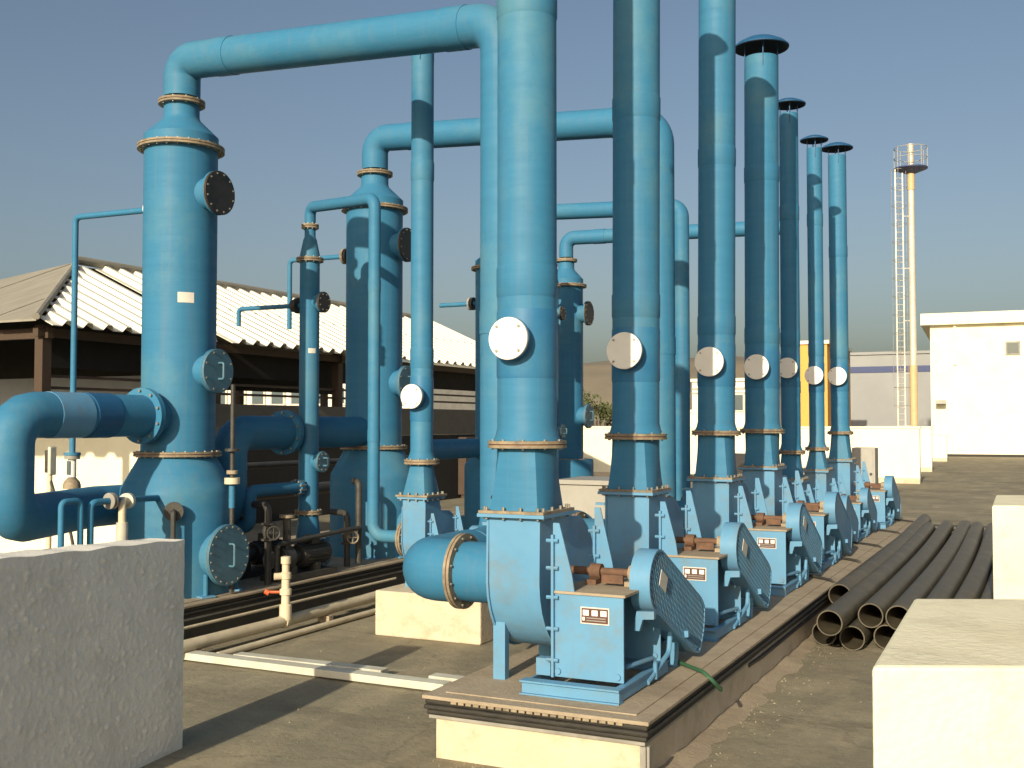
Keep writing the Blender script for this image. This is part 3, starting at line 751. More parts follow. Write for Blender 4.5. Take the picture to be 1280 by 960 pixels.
    bs.bb(X(0.14), X(0.22), Y(-0.19), Y(-0.13), zb+0.073*s, zb+0.16*s); bs.build('foot_block', 'steel', t, smooth=0)
    # belt guard: obround in the y,z plane
    A = (sy, sz-0.03); B = (0.84, 0.215); ra, rb = 0.165, 0.165
    gx0, gx1 = 0.585+0.0, 0.695
    def obround(off):
        pts = []; dy, dz = B[0]-A[0], B[1]-A[1]; ang = math.atan2(dz, dy)
        for k in range(17):
            a = ang+math.pi/2+math.pi*k/16; pts.append((A[0]+(ra-off)*math.cos(a), A[1]+(ra-off)*math.sin(a)))
        for k in range(17):
            a = ang-math.pi/2+math.pi*k/16; q = (1/max(abs(math.cos(a-ang)), abs(math.sin(a-ang))))**0.4*(rb-off); pts.append((B[0]+q*math.cos(a), B[1]+q*math.sin(a)))
        return pts
    o1 = obround(0); o2 = obround(0.012); n = len(o1); vs = []
    for (pp, gx) in ((o1, gx0), (o1, gx1), (o2, gx1), (o2, gx0)): vs += [W((gx, a, b)) for a, b in pp]
    fs = []
    for q in range(4): fs += [(q*n+k, ((q+1) % 4)*n+k, ((q+1) % 4)*n+(k+1) % n, q*n+(k+1) % n) for k in range(n)]
    mg = MB(); mg.add(vs, fs)
    gd = mg.build('belt_guard', 'steel', t, smooth=40)
    # back plate, coloured dark behind mesh to stand for the shaded interior
    MB().prism([(yc+a*s, zb+b*s) for a, b in obround(0.012)], 'x', X(gx0+0.002), X(gx0+0.010)).build('guard_back', 'darkmet' if guard_mesh else 'steel', gd, smooth=0)
    dy, dz = B[0]-A[0], B[1]-A[1]; Lg = math.hypot(dy, dz); ey = (dy/Lg, dz/Lg); ez = (-ey[1], ey[0])
    if guard_mesh:
        ms = MB(); wv = 0.0036
        for k in range(40):
            u = -ra+0.012+(Lg+ra+rb-0.024)*k/39
            hmax = ra-0.01 if 0 <= u <= Lg else math.sqrt(max(0.0, (ra-0.01)**2-(u if u < 0 else u-Lg)**2))
            c0 = (A[0]+ey[0]*u, A[1]+ey[1]*u)
            a = W((gx1-0.006, c0[0]-ez[0]*hmax, c0[1]-ez[1]*hmax)); b = W((gx1-0.006, c0[0]+ez[0]*hmax, c0[1]+ez[1]*hmax))
            if (a-b).length > 0.02: ms.bar(a, b, wv*1.4, 0.004)
        for k in range(10):
            v = -ra+0.03+(2*ra-0.06)*k/9; e = math.sqrt(max(0, (ra-0.01)**2-v*v))
            a = W((gx1-0.002, A[0]-ey[0]*e+ez[0]*v, A[1]-ey[1]*e+ez[1]*v)); b = W((gx1-0.002, B[0]+ey[0]*e+ez[0]*v, B[1]+ey[1]*e+ez[1]*v))
            ms.bar(a, b, wv, 0.004)
        ms.build('mesh_face', 'steel', gd, smooth=0, kind='stuff')
        q = W((gx1+0.002, A[0]+0.06, A[1]-0.01)); MB().box(q, (0.003, 0.12, 0.085), m=Matrix.Rotation(R(-28), 3, 'X')).build('warning_sticker', 'sticker', gd, smooth=0)
    else:
        MB().prism([(yc+a*s, zb+b*s) for a, b in obround(0.016)], 'x', X(gx1-0.012), X(gx1-0.004)).build('guard_face', 'steel', gd, smooth=0)
    # pulleys and belt inside
    pu = MB(); pu.cyl(W((gx0+0.03, A[0], A[1]+0.03)), W((gx0+0.075, A[0], A[1]+0.03)), 0.11*s, n=24); pu.build('pulley', 'darkmet', gd)
    pu = MB(); pu.cyl(W((gx0+0.03, B[0], B[1])), W((gx0+0.075, B[0], B[1])), 0.085*s, n=24); pu.build('pulley', 'darkmet', gd)
    # guard brackets
    br = MB().prism([(X(0.60), zb+0.30*s), (X(0.63), zb+0.30*s), (X(0.648), zb+0.36*s), (X(0.71), zb+0.365*s), (X(0.71), zb+0.405*s), (X(0.615), zb+0.40*s)], 'y', Y(0.02), Y(0.05)); br.build('bracket', 'steel', gd, smooth=0)
    br = MB().prism([(X(0.60), zb+0.001), (X(0.645), zb+0.001), (X(0.655), zb+0.17*s), (X(0.715), zb+0.175*s), (X(0.715), zb+0.21*s), (X(0.615), zb+0.21*s)], 'y', Y(0.60), Y(0.63)); br.build('bracket', 'steel', gd, smooth=0)
    # motor behind the pedestal on slide rails
    mo = MB(); mo.cyl(W((0.16, 0.84, 0.215)), W((0.52, 0.84, 0.215)), 0.115*s, n=28); mo.cyl(W((0.52, 0.84, 0.215)), W((0.59, 0.84, 0.215)), 0.03*s, n=14)
    for k in range(16):
        a = 2*math.pi*k/16; c_ = W((0.34, 0.84+0.125*math.cos(a), 0.215+0.125*math.sin(a))); mo.box(c_, (0.28*s, 0.008*s, 0.03*s), m=Matrix.Rotation(a+math.pi/2, 3, 'X'))
    mo.bb(X(0.24), X(0.46), Y(0.72), Y(0.96), zb+0.075*s, zb+0.10*s)
    mo.build('motor', 'motor', t)
    MB().sweep(fillet([W((0.645, 0.10, 0.02)), W((0.66, 0.42, 0.12)), W((0.66, 0.46, 0.30))], 0.05, 5), 0.014*s, 10).build('slide_rail', 'steel', t)
    for xr in (0.24, 0.46): MB().bb(X(xr-0.025), X(xr+0.025), Y(0.50), Y(1.06), zb+0.002, zb+0.074*s).build('motor_rail', 'steel', t, smooth=0)
    MB().sweep(fillet([W((0.60, -0.10, 0.135)), W((0.655, 0.20, 0.135)), W((0.655, 0.20, 0.02))], 0.04, 5), 0.012*s, 10).build('slide_rail', 'steel', t)
    # nameplate
    if plate:
        pw, ph = 0.155, 0.085; cx, cz = (x0+0.06+x1)/2+0.01, 0.40
        np_ = MB().bb(X(cx-pw/2), X(cx+pw/2), Y(-0.204), Y(-0.2005), zb+(cz-ph/2)*s, zb+(cz+ph/2)*s).build('nameplate', 'plate_rim', t, smooth=0)
        MB().bb(X(cx-pw/2+0.006), X(cx+pw/2-0.006), Y(-0.2055), Y(-0.2042), zb+(cz-ph/2+0.006)*s, zb+(cz+ph/2-0.006)*s).build('print_field', 'plate_dark', np_, smooth=0)
        for k in range(3):
            xx = cx-0.048+k*0.048
            MB().bb(X(xx-0.016), X(xx+0.016), Y(-0.2068), Y(-0.2057), zb+(cz+0.0)*s, zb+(cz+0.028)*s).build('print_square', 'whitepp', np_, smooth=0)
        for k in range(2):
            MB().bb(X(cx-0.045), X(cx+0.06), Y(-0.2068), Y(-0.2057), zb+(cz-0.014-k*0.013)*s, zb+(cz-0.009-k*0.013)*s).build('print_line', 'strip', np_, smooth=0)
        MB().bb(X(cx-0.066), X(cx-0.054), Y(-0.2068), Y(-0.2057), zb+(cz-0.026)*s, zb+(cz-0.008)*s).build('print_mark', 'whitepp', np_, smooth=0)
    # inlet pipe with flange and elbow turning away
    ir = 0.172*s; zi = zb+(zc-0.01)*s; yi = Y(0.22)
    a = Vector((X(-hw-0.002), yi, zi)); b = Vector((X(-hw-ilen), yi, zi))
    ip = MB(); ip.cyl(b, a, ir, n=36, caps=False); ip.tube(a, a-Vector((0.012, 0, 0)), ir+0.03*s, ir-0.01, 36); ipo = ip.build('inlet_pipe', 'frp', t)
    flange_pair(t, b, (1, 0, 0), ir+0.045*s, ir-0.01, 12, edge='resin')
    if inlet:
        path = fillet([b-Vector((0.015, 0, 0)), (inlet[0], yi, zi), (inlet[0], inlet[1], zi), (inlet[0], inlet[1], inlet[2])], ir*1.35, 10)
        MB().sweep(path, ir*0.99, 36, caps=True).build('inlet_elbow', 'frp', t)
    elif elbow:
        e = b-Vector((0.25*s, 0, 0))
        path = fillet([b-Vector((0.015, 0, 0)), e, e+Vector((0, 0.55*s, 0))], ir*1.35, 10)
        MB().sweep(path, ir*1.06, 32).build('inlet_elbow', 'frp', t)
    # small gauge cock on the inlet
    g_ = MB(); g_.cyl((X(-hw-0.06), yi-0.02, zi+ir-0.01), (X(-hw-0.06), yi-0.02, zi+ir+0.10*s), 0.014*s, n=10); g_.cyl((X(-hw-0.11), yi-0.02, zi+ir-0.01), (X(-hw-0.11), yi-0.02, zi+ir+0.10*s), 0.010*s, n=10)
    g_.bb(X(-hw-0.22), X(-hw-0.03), yi-0.035, yi-0.005, zi+ir+0.10*s, zi+ir+0.118*s); g_.build('inlet_bracket', 'steel', t)
    return t

FANS = [  # y, scale, dia, zl, zu, zd, zcap, disc radius
    (5.44, 1.00, 0.325, 1.225, 1.590, 2.15, 5.75, 0.113),
    (7.19, 1.00, 0.324, 1.245, 1.615, 2.19, 5.62, 0.124),
    (9.23, 1.00, 0.314, 1.240, 1.625, 2.22, 5.58, 0.124),
    (10.92, 1.00, 0.335, 1.275, 1.630, 2.255, 5.46, 0.122),
    (12.27, 0.84, 0.205, 1.087, 1.392, 2.31, 5.24, 0.112),
    (13.80, 0.84, 0.185, 1.134, 1.397, 2.29, 5.20, 0.112),
    (15.49, 0.95, 0.240, 1.211, 1.580, 2.345, 5.48, 0.124)]
INL = {0: (-3.36, 6.62, 2.6), 2: (-3.25, 9.86, 2.6)}
for i, (y, s, dia, zl, zu, zd, zc, dr) in enumerate(FANS):
    big = 'nearest and largest' if i == 0 else ORD[i]
    fl_ = ['light blue belt driven fan nearest the camera, with mesh belt guard',
           'second light blue fan from the front of the plinth',
           'third light blue fan from the front of the plinth',
           'fourth light blue fan from the front of the plinth',
           'smaller blue fan, fifth from the front of the plinth',
           'smaller blue fan, sixth from the front of the plinth',
           'last light blue fan at the far end of the plinth'][i]
    sl_ = ['nearest blue exhaust stack with fully sunlit white cover disc',
           'second blue exhaust stack with half shaded white disc, top out of view',
           'third blue exhaust stack, with a round cap shadow near its top',
           'fourth blue exhaust stack with large dark rain cap in view',
           'slim blue exhaust stack just behind the fourth, small rain cap',
           'slimmest blue exhaust stack in front of the orange building',
           'farthest blue exhaust stack at the right end of the row'][i]
    fan(XF, y, PZ, s, fl_, guard_mesh=(i < 3), zo=zl-PZ, inlet=None)
    st = stack(XF, y, dia, zl, zu, zd, zc, dr, sl_, 0.15*s, 0.17*s, None)
    st.rotation_euler.y = R([0, 0.35, 0.5, 0.3, 0.1, 0, -0.1][i])     # the tall ones lean a little

# small fan on its own plinth between the rows
fan(-4.67, 7.905, 0.36, 0.72, 'small blue fan on the short cream plinth behind the first fan', nm='small_fan', zo=0.745, group=None, plate=False, ilen=0.18, elbow=False)
stack(-4.67, 7.905, 0.187, 1.105, 1.389, 1.925, 4.95, 0.10, 'thin blue exhaust stack left of the nearest one, white disc at mid height', 0.11, 0.125, None)

# ================================================================== SCRUBBER COLUMNS
def column(x, y, dia, z, label, base_r, botfl=1.455, topfl=3.987, cone=4.225, neck=4.375, nr=0.145, disc=3.585, man1=2.13, man2=0.65,
           big=True, plate=2.72, base='flare', group='scrubber columns', noz=None, small=False):
    t = thing('scrubber_column', label, 'scrubber column', (x, y, z), group)
    r = dia/2; c = (x, y)
    if base == 'flare':
        MB().lathe(c, [(base_r, z), (base_r, 1.13), (base_r*0.985, 1.18), (r+0.03, botfl-0.06), (r+0.01, botfl-0.02)], 56).build('sump', 'frp', t)
        for a in (-150, -60, 30, 120, -20):
            px, py = x+base_r*math.cos(R(a)), y+base_r*math.sin(R(a))
            MB().box((px, py, z+0.09), (0.09, 0.012, 0.18), R(a)).build('foot_bracket', 'frp', t, smooth=0)
            MB().box((px+0.03*math.cos(R(a)), py+0.03*math.sin(R(a)), z+0.007), (0.10, 0.12, 0.012), R(a)).build('foot_plate', 'steel', t, smooth=0)
    else:
        MB().lathe(c, [(base_r, z), (base_r, z+0.14), (r+0.012, z+0.40), (r, botfl-0.02)], 40).build('sump', 'frp', t)
    fw = 0.055 if not small else 0.035
    flange_pair(t, (x, y, botfl), (0, 0, 1), r+fw, r-0.01, 24 if not small else 10)
    MB().lathe(c, [(r, botfl+0.02), (r, topfl-0.02)], 56, caps=False).build('shell', 'frp', t)
    flange_pair(t, (x, y, topfl), (0, 0, 1), r+fw, r-0.01, 24 if not small else 10)
    MB().lathe(c, [(r+0.004, topfl+0.02), (r+0.004, topfl+0.10 if not small else topfl+0.03), (nr+0.012, cone), (nr, cone+0.03), (nr, neck-0.018)], 48, caps=False).build('cone', 'frp', t)
    flange_pair(t, (x, y, neck), (0, 0, 1), nr+0.045 if not small else nr+0.03, nr-0.01, 10)
    k = 1.0 if not small else 0.55
    if disc: blind(t, (x+r*0.8, y, disc), (1, 0, 0), 0.135*k, 0.18*k, r*0.2+(0.10 if not small else 0.055), 'blackpp', 12 if not small else 8, name='sight_cover', label='black round bolted cover')
    if man1: blind(t, (x+r*0.8, y, man1), (1, 0, 0), 0.135*k, 0.18*k, r*0.2+(0.10 if not small else 0.055), 'bluecover', 8, True, name='manhole_cover')
    if man2: blind(t, (x+base_r*0.8, y, man2), (1, 0, 0), 0.20*k*(1.25 if small else 1), 0.245*k*(0.9 if small else 1), base_r*0.2+0.07*k, 'bluecover', 20 if not small else 8, True, name='manhole_cover')
    if plate:
        # curved sticker on the shell facing the camera side
        a0 = R(-38); hh = 0.042*k; ww = 0.13*k/r; vs = []
        for z_ in (plate-hh, plate+hh):
            for q in range(9):
                a = a0-ww/2+ww*q/8; vs.append((x+(r+0.002)*math.cos(a), y+(r+0.002)*math.sin(a), z_))
        m = MB(); m.add(vs, [(q, q+1, 10+q, 9+q) for q in range(8)]); m.build('sticker', 'sticker', t)
    return t

A = column(-6.47, 7.01, 0.595, PZ, 'largest blue scrubber column at left, with white sticker and manholes', 0.455)
C_ = column(-6.45, 9.92, 0.60, PZ, 'second large blue scrubber column, mottled with shadows', 0.455, plate=None)
B = column(-6.30, 8.57, 0.187, PZ, 'thin blue scrubber column between the two large ones', 0.13, botfl=0.87, topfl=3.26, cone=3.45, neck=3.58, nr=0.052, disc=2.85, man1=1.345, man2=0.49, base='plain', plate=2.39, small=True)
D = column(-6.45, 12.83, 0.56, PZ, 'blue scrubber column mostly hidden behind the nearest stack', 0.42, topfl=3.726, cone=3.96, neck=4.136, nr=0.11, disc=3.35, botfl=1.39, plate=None)
B2 = column(-6.30, 14.27, 0.19, PZ, 'thin dark blue column peeking out right of the nearest stack', 0.13, botfl=0.87, topfl=3.66, cone=3.83, neck=3.95, nr=0.052, disc=3.26, man1=1.6, man2=0.5, base='plain', plate=None, small=True)
E_ = column(-6.45, 15.14, 0.50, PZ, 'farthest blue scrubber column, seen between first and second stacks', 0.40, topfl=3.756, cone=3.99, neck=4.141, nr=0.12, disc=3.336, man1=1.82, botfl=1.166, plate=None)

# duct from column tops to the fans
def duct(x0, y0, z0, x1, y1, z1, zend, r, label, rb, extra=None, m='frp', zmid=None):
    t = thing('duct', label, 'duct', (x0, y0, z0), 'ducts from columns to fans')
    pts = [(x0, y0, z0+0.02), (x0, y0, zmid[0]), (x1, y1, zmid[1]), (x1, y1, zend)] + (extra or [])
    MB().sweep(fillet(pts, rb, 10), r, 36).build('pipe', m, t)
    # bands where lengths are joined
    a = Vector((x0, y0, zmid[0])); b = Vector((x1, y1, zmid[1])); d = (b-a).normalized()
    for f in (0.16, 0.88):
        c = a.lerp(b, f); MB().tube(c-d*0.09, c+d*0.09, r+0.005, r-0.004, 36).build('lap_joint', m, t)
    for zz in (zend+(zmid[1]-zend)*0.42,):
        MB().tube((x1, y1, zz-0.08), (x1, y1, zz+0.08), r+0.005, r-0.004, 36).build('lap_joint', m, t)
    return t
duct(-6.47, 7.01, 4.40, -3.38, 6.80, 4.5, 0.88, 0.150, 'large blue duct from the largest column over to the nearest fan', 0.22, zmid=(4.73, 4.49),
     extra=[(-3.33, 6.30, 0.87)])
duct(-6.45, 9.92, 4.40, -3.25, 9.86, 4.5, 0.88, 0.140, 'blue duct from the second large column to behind the second stack', 0.25, zmid=(4.76, 4.56))
duct(-6.45, 12.83, 4.16, -3.95, 12.79, 4.3, 0.6, 0.100, 'upper thin blue duct crossing between first two stacks', 0.14, zmid=(4.44, 4.32))
duct(-6.45, 15.14, 4.165, -3.15, 15.3, 4.3, 0.6, 0.105, 'lower blue duct over the farthest column', 0.14, zmid=(4.48, 4.42))
# thin column: small pipe across and down to the small fan
t = thing('duct', 'thin blue pipe from the thin column down to the small fan', 'duct', (-6.3, 8.57, 3.6))
MB().sweep(fillet([(-6.3, 8.57, 3.60), (-6.3, 8.57, 3.765), (-5.24, 8.06, 3.66), (-5.24, 8.06, 0.742), (-4.98, 8.06, 0.742)], 0.10, 8), 0.053, 24).build('pipe', 'frp', t)
for z in (2.9, 1.6): MB().tube((-5.24, 8.06, z-0.05), (-5.24, 8.06, z+0.05), 0.056, 0.05, 24).build('lap_joint', 'frp', t)

MB().cyl((-4.99, 8.06, 0.742), (-4.925, 8.06, 0.742), 0.054, 0.12, n=24).build('reducer', 'frp', t)
# inlet ducts of the columns: run toward the camera side, then down
def inlet(x, y, z, r, colr, y2, zend, label, extra=None, bands=True, yf=None):
    t = thing('inlet_duct', label, 'duct', (x, y, z), 'column inlet ducts')
    y1 = yf or y-colr-0.05*(r/0.17)-0.03
    MB().cyl((x, y-colr*0.7, z), (x, y1, z), r, n=32).build('stub', 'frp', t)
    fl = MB().tube((x, y1-0.022, z), (x, y1, z), r+0.06*(r/0.17), r-0.01, 36).tube((x, y1-0.048, z), (x, y1-0.026, z), r+0.06*(r/0.17), r-0.01, 36).build('flange', 'frp', t)
    MB().bolts((x, y1-0.024, z), (0, 1, 0), r+0.035*(r/0.17), 10, 0.011, 0.085).build('bolts', 'bolt', fl, kind='stuff')
    MB().sweep(fillet([(x, y1-0.03, z), (x, y2, z), (x, y2, zend)]+(extra or []), r*1.25, 4), r, 36).build('pipe', 'frp', t, smooth=25)
    if bands:
        MB().tube((x, y1-0.62, z), (x, y1-0.38, z), r+0.006, r-0.005, 36).build('lap_joint', 'frpdark', t)
        MB().tube((x, y1-0.95, z), (x, y1-0.65, z), r+0.004, r-0.005, 36).build('lap_joint', 'steel', t)
    return t
inlet(-6.47, 7.01, 1.765, 0.165, 0.30, 5.36, 1.03, 'big blue elbow pipe entering the largest column from the left', extra=[(-6.98, 6.6, 1.03), (-7.25, 8.6, 1.0)])
inlet(-6.45, 9.92, 1.62, 0.155, 0.30, 7.62, 0.9, 'shaded blue inlet pipe of the second large column', bands=False, yf=8.42, extra=[(-7.8, 7.9, 0.85)])
inlet(-6.45, 12.83, 1.40, 0.12, 0.28, 10.9, 0.6, 'dark blue inlet pipe of the hidden column', bands=False)
inlet(-6.30, 8.57, 1.11, 0.055, 0.095, 7.72, 0.8, 'thin blue inlet pipe of the thin column', bands=False, extra=[(-6.9, 7.75, 0.8)])

# ================================================================== SMALL PIPEWORK
def pipe_thing(name, label, pts, r, m, rad=0.06, cat='pipe', n=14, flanges=()):
    t = thing(name, label, cat, pts[0])
    MB().sweep(fillet(pts, rad, 6), r, n).build('pipe', m, t)
    for c, d, ro, th, mm in flanges:
        c = Vector(c); d = Vector(d).normalized()
        MB().cyl(c-d*th/2, c+d*th/2, ro, n=24).build('flange', mm, t)
    return t
# spray pipe of the largest column, with a flow meter further down
t = pipe_thing('spray_pipe', 'thin blue pipe looping from the top of the largest column down past the shed', [(-6.70, 7.01, 3.51), (-7.64, 6.98, 3.51), (-7.64, 6.98, 1.42)], 0.026, 'frp', 0.05,
               flanges=[((-6.78, 7.01, 3.51), (1, 0, 0), 0.075, 0.02, 'resin'), ((-6.81, 7.01, 3.51), (1, 0, 0), 0.075, 0.02, 'whitepp'), ((-7.64, 6.98, 1.44), (0, 0, 1), 0.07, 0.025, 'frp')])
t = thing('flow_meter', 'clear tube flow meter with flanged ends under the thin blue pipe', 'flow meter', (-7.64, 6.98, 1.1))
MB().cyl((-7.64, 6.98, 1.395), (-7.64, 6.98, 1.425), 0.065, n=24).build('end_flange', 'strip', t)
MB().cyl((-7.64, 6.98, 1.24), (-7.64, 6.98, 1.395), 0.036, n=20).build('tube', 'whitepp', t)
MB().bb(-7.66, -7.62, 6.938, 6.942, 1.26, 1.38).build('scale', 'glass', t, smooth=0)
MB().lathe((-7.64, 6.98), [(0.03, 1.24), (0.065, 1.20), (0.075, 1.17), (0.075, 1.14), (0.028, 1.135), (0.028, 1.06)], 20).build('lower_union', 'resin', t)
t = pipe_thing('pipe_loop', 'blue pipe arch below the flow meter behind the stucco wall', [(-6.15, 5.53, 0.345), (-6.15, 5.53, 1.16), (-6.15, 5.70, 1.16), (-6.15, 5.70, 0.345)], 0.022, 'frp', 0.04)
t = pipe_thing('drain_pipe', 'blue bent pipe with grey flange beside the largest column', [(-6.15, 5.79, 0.345), (-6.15, 5.79, 1.14), (-6.15, 6.05, 1.14), (-6.30, 6.62, 1.12)], 0.024, 'frp', 0.05,
               flanges=[((-6.15, 5.965, 1.14), (0, 1, 0), 0.06, 0.014, 'strip'), ((-6.15, 5.99, 1.14), (0, 1, 0), 0.06, 0.014, 'bolt')])
t = thing('white_valve', 'white plastic valve elbow on the sump of the largest column', 'valve', (-6.15, 6.1, 0.33))
MB().sweep(fillet([(-6.15, 6.13, 1.13), (-6.12, 6.06, 1.13), (-6.12, 6.06, 0.98)], 0.03, 6), 0.028, 16).build('elbow', 'pvc', t)
MB().cyl((-6.17, 6.17, 1.13), (-6.155, 6.13, 1.13), 0.058, n=24).build('flange', 'board', t)
MB().cyl((-6.12, 6.06, 0.332), (-6.12, 6.06, 0.98), 0.042, n=18).build('sleeve', 'board', t)
t = thing('level_nozzle', 'dark nozzle with hanging tube on the front of the largest sump', 'nozzle', (-6.22, 6.6, 1.0))
dd = Vector((0.64, -0.77, 0)).normalized(); p0 = Vector((-6.47, 7.01, 1.02))+dd*0.42
MB().cyl(p0, p0+dd*0.10, 0.055, n=20).cyl(p0+dd*0.10, p0+dd*0.125, 0.075, n=20).build('nozzle', 'darkmet', t)
MB().sweep(fillet([p0+dd*0.12, p0+dd*0.17, p0+dd*0.17-Vector((0, 0, 0.62))], 0.03, 5), 0.02, 10).build('tube', 'darkmet', t)
t = thing('gauge_box', 'small dark gauge box on a white conduit beside the flow meter', 'gauge', (-7.9, 7.0, 1.1))
MB().bb(-7.98, -7.90, 6.98, 7.03, 1.27, 1.47).build('box', 'darkmet', t, smooth=0, bevel=0.008)
MB().bb(-7.93, -7.895, 6.97, 7.04, 1.25, 1.50).build('cover', 'board', t, smooth=0, bevel=0.008)
MB().cyl((-7.93, 7.0, 0.34), (-7.93, 7.0, 1.26), 0.022, n=12).build('conduit', 'pvc', t)
MB().sweep(fillet([(-7.92, 7.0, 1.2), (-7.80, 6.98, 0.98), (-7.68, 6.96, 0.95), (-7.6, 6.98, 0.6)], 0.06, 6), 0.014, 8).build('cable', 'darkmet', t)
pipe_thing('spray_pipe', 'thin blue pipe at the left of the second large column', [(-6.68, 9.92, 3.515), (-7.55, 9.9, 3.515), (-7.55, 9.9, 2.75)], 0.026, 'frp', 0.05,
           flanges=[((-6.79, 9.92, 3.515), (1, 0, 0), 0.085, 0.025, 'darkmet'), ((-6.83, 9.92, 3.515), (1, 0, 0), 0.085, 0.03, 'resin')])
pipe_thing('spray_pipe', 'short thin blue pipe with black flange left of the thin column', [(-6.36, 8.57, 2.83), (-7.15, 8.57, 2.83), (-7.15, 8.57, 2.66)], 0.022, 'frp', 0.04,
           flanges=[((-6.44, 8.57, 2.83), (1, 0, 0), 0.075, 0.03, 'blackpp'), ((-6.48, 8.57, 2.83), (1, 0, 0), 0.06, 0.03, 'darkmet')])
pipe_thing('spray_pipe', 'thin blue nozzle pipe left of the hidden column', [(-6.7, 12.83, 3.285), (-7.3, 12.83, 3.285)], 0.03, 'frp', 0.05,
           flanges=[((-6.80, 12.83, 3.285), (1, 0, 0), 0.085, 0.03, 'darkmet'), ((-6.84, 12.83, 3.285), (1, 0, 0), 0.085, 0.025, 'greymet')])
# riser beside the first large column (dark pipe with yellowish union)
t = pipe_thing('riser_pipe', 'dark riser pipe with cream unions right of the largest column', [(-5.96, 7.08, 0.34), (-5.96, 7.08, 2.02)], 0.019, 'darkmet', 0.05,
               flanges=[((-5.96, 7.08, 1.49), (0, 0, 1), 0.06, 0.022, 'darkmet'), ((-5.96, 7.08, 1.24), (0, 0, 1), 0.062, 0.05, 'pvc'), ((-5.96, 7.08, 1.31), (0, 0, 1), 0.045, 0.03, 'slab')])
MB().cyl((-5.96, 7.08, 1.02), (-5.96, 7.08, 1.2), 0.026, n=12).build('lower_length', 'frp', t)
pipe_thing('riser_pipe', 'dark bent riser standing right of the thin column', [(-6.02, 9.0, 0.36), (-6.02, 9.0, 1.14), (-6.16, 9.12, 1.14)], 0.032, 'darkmet', 0.06)

# recirculation pumps
def pump(x, y, label):
    t = thing('pump', label, 'pump', (x, y, PZ), 'recirculation pumps')
    z = PZ+0.19
    mo = MB(); mo.cyl((x, y+0.06, z), (x, y+0.46, z), 0.095, n=28)
    for k in range(18):
        a = 2*math.pi*k/18; mo.box((x+0.1*math.cos(a), y+0.26, z+0.1*math.sin(a)), (0.02, 0.34, 0.006), m=Matrix.Rotation(-a, 3, 'Y'))
    mo.build('motor', 'darkmet', t)
    MB().bb(x-0.05, x+0.06, y+0.2, y+0.32, z+0.09, z+0.17).build('terminal_box', 'darkmet', t, smooth=0, bevel=0.006)
    MB().cyl((x, y-0.10, z), (x, y+0.06, z), 0.06, n=20).build('coupling', 'darkmet', t)
    ca = MB(); ca.cyl((x, y-0.24, z), (x, y-0.10, z), 0.125, n=30); ca.cyl((x, y-0.30, z), (x, y-0.24, z), 0.062, n=24); ca.build('casing', 'darkmet', t, bevel=0.006)
    MB().cyl((x, y-0.33, z), (x, y-0.305, z), 0.075, n=28).build('suction_flange', 'strip', t)
    MB().cyl((x+0.06, y-0.17, z), (x+0.06, y-0.17, z+0.36), 0.036, n=18).build('discharge', 'darkmet', t)
    MB().cyl((x+0.06, y-0.17, z+0.36), (x+0.06, y-0.17, z+0.385), 0.07, n=24).build('discharge_flange', 'resin', t)
    MB().bb(x-0.14, x+0.14, y-0.28, y+0.48, PZ+0.001, PZ+0.05).build('base', 'darkmet', t, smooth=0)
    for yy in (y-0.1, y+0.25): MB().bb(x-0.10, x+0.10, yy-0.03, yy+0.03, PZ+0.051, PZ+0.12).build('foot', 'darkmet', t, smooth=0)
    return t
pump(-6.08, 8.05, 'dark pump with round grey suction flange between the two front columns')
pump(-6.55, 8.0, 'dark pump further back beside the round flanged one')
t = pipe_thing('pump_pipe', 'dark low pipe running from pump towards the thin column', [(-6.0, 7.72, 0.40), (-6.0, 7.72, 0.66), (-5.98, 8.75, 0.70), (-5.98, 8.98, 0.70)], 0.022, 'darkmet', 0.05)

# ivory water main along the column plinth with its riser and tap
t = thing('water_pipe', 'ivory plastic water pipe lying along the column plinth', 'pipe', (-5.64, 7.2, 0.1))
MB().sweep([(-5.62, 6.0, 0.10), (-5.61, 7.3, 0.10), (-5.66, 8.9, 0.10), (-5.66, 9.6, 0.10)], 0.046, 18).build('pipe', 'pvc', t)
for y in (6.3, 7.9, 9.2): MB().bb(-5.68, -5.56, y-0.03, y+0.03, 0.0, 0.056).build('support', 'slab', t, smooth=0)
t = thing('valve_riser', 'ivory plastic riser with red handled valve on the water pipe', 'valve', (-5.60, 7.32, 0.14))
MB().lathe((-5.60, 7.32), [(0.05, 0.11), (0.05, 0.23), (0.036, 0.24), (0.034, 0.31), (0.048, 0.315), (0.048, 0.36), (0.034, 0.365), (0.034, 0.44), (0.045, 0.445), (0.045, 0.49), (0.03, 0.50), (0.03, 0.56), (0.04, 0.565), (0.04, 0.62), (0.02, 0.625)], 18).build('riser', 'pvc', t)
MB().cyl((-5.60, 7.32, 0.335), (-5.72, 7.26, 0.335), 0.012, n=8).cyl((-5.72, 7.26, 0.325), (-5.75, 7.245, 0.345), 0.022, n=10).build('valve_handle', 'red', t)
MB().cyl((-5.60, 7.32, 0.465), (-5.66, 7.25, 0.465), 0.028, n=14).build('side_cap', 'pvc', t)
MB().tube((-5.612, 7.32-0.02, 0.10), (-5.612, 7.32+0.02, 0.10), 0.056, 0.046, 18).build('saddle', 'pvc', t)
pipe_thing('water_pipe', 'thin grey pipe on the deck beside the ivory water pipe', [(-5.42, 6.3, 0.03), (-5.44, 9.0, 0.03)], 0.025, 'pvc')
pipe_thing('water_pipe', 'thin cream conduit fixed low on the column plinth side', [(-5.85, 5.6, 0.17), (-5.85, 9.4, 0.17)], 0.012, 'pvc')

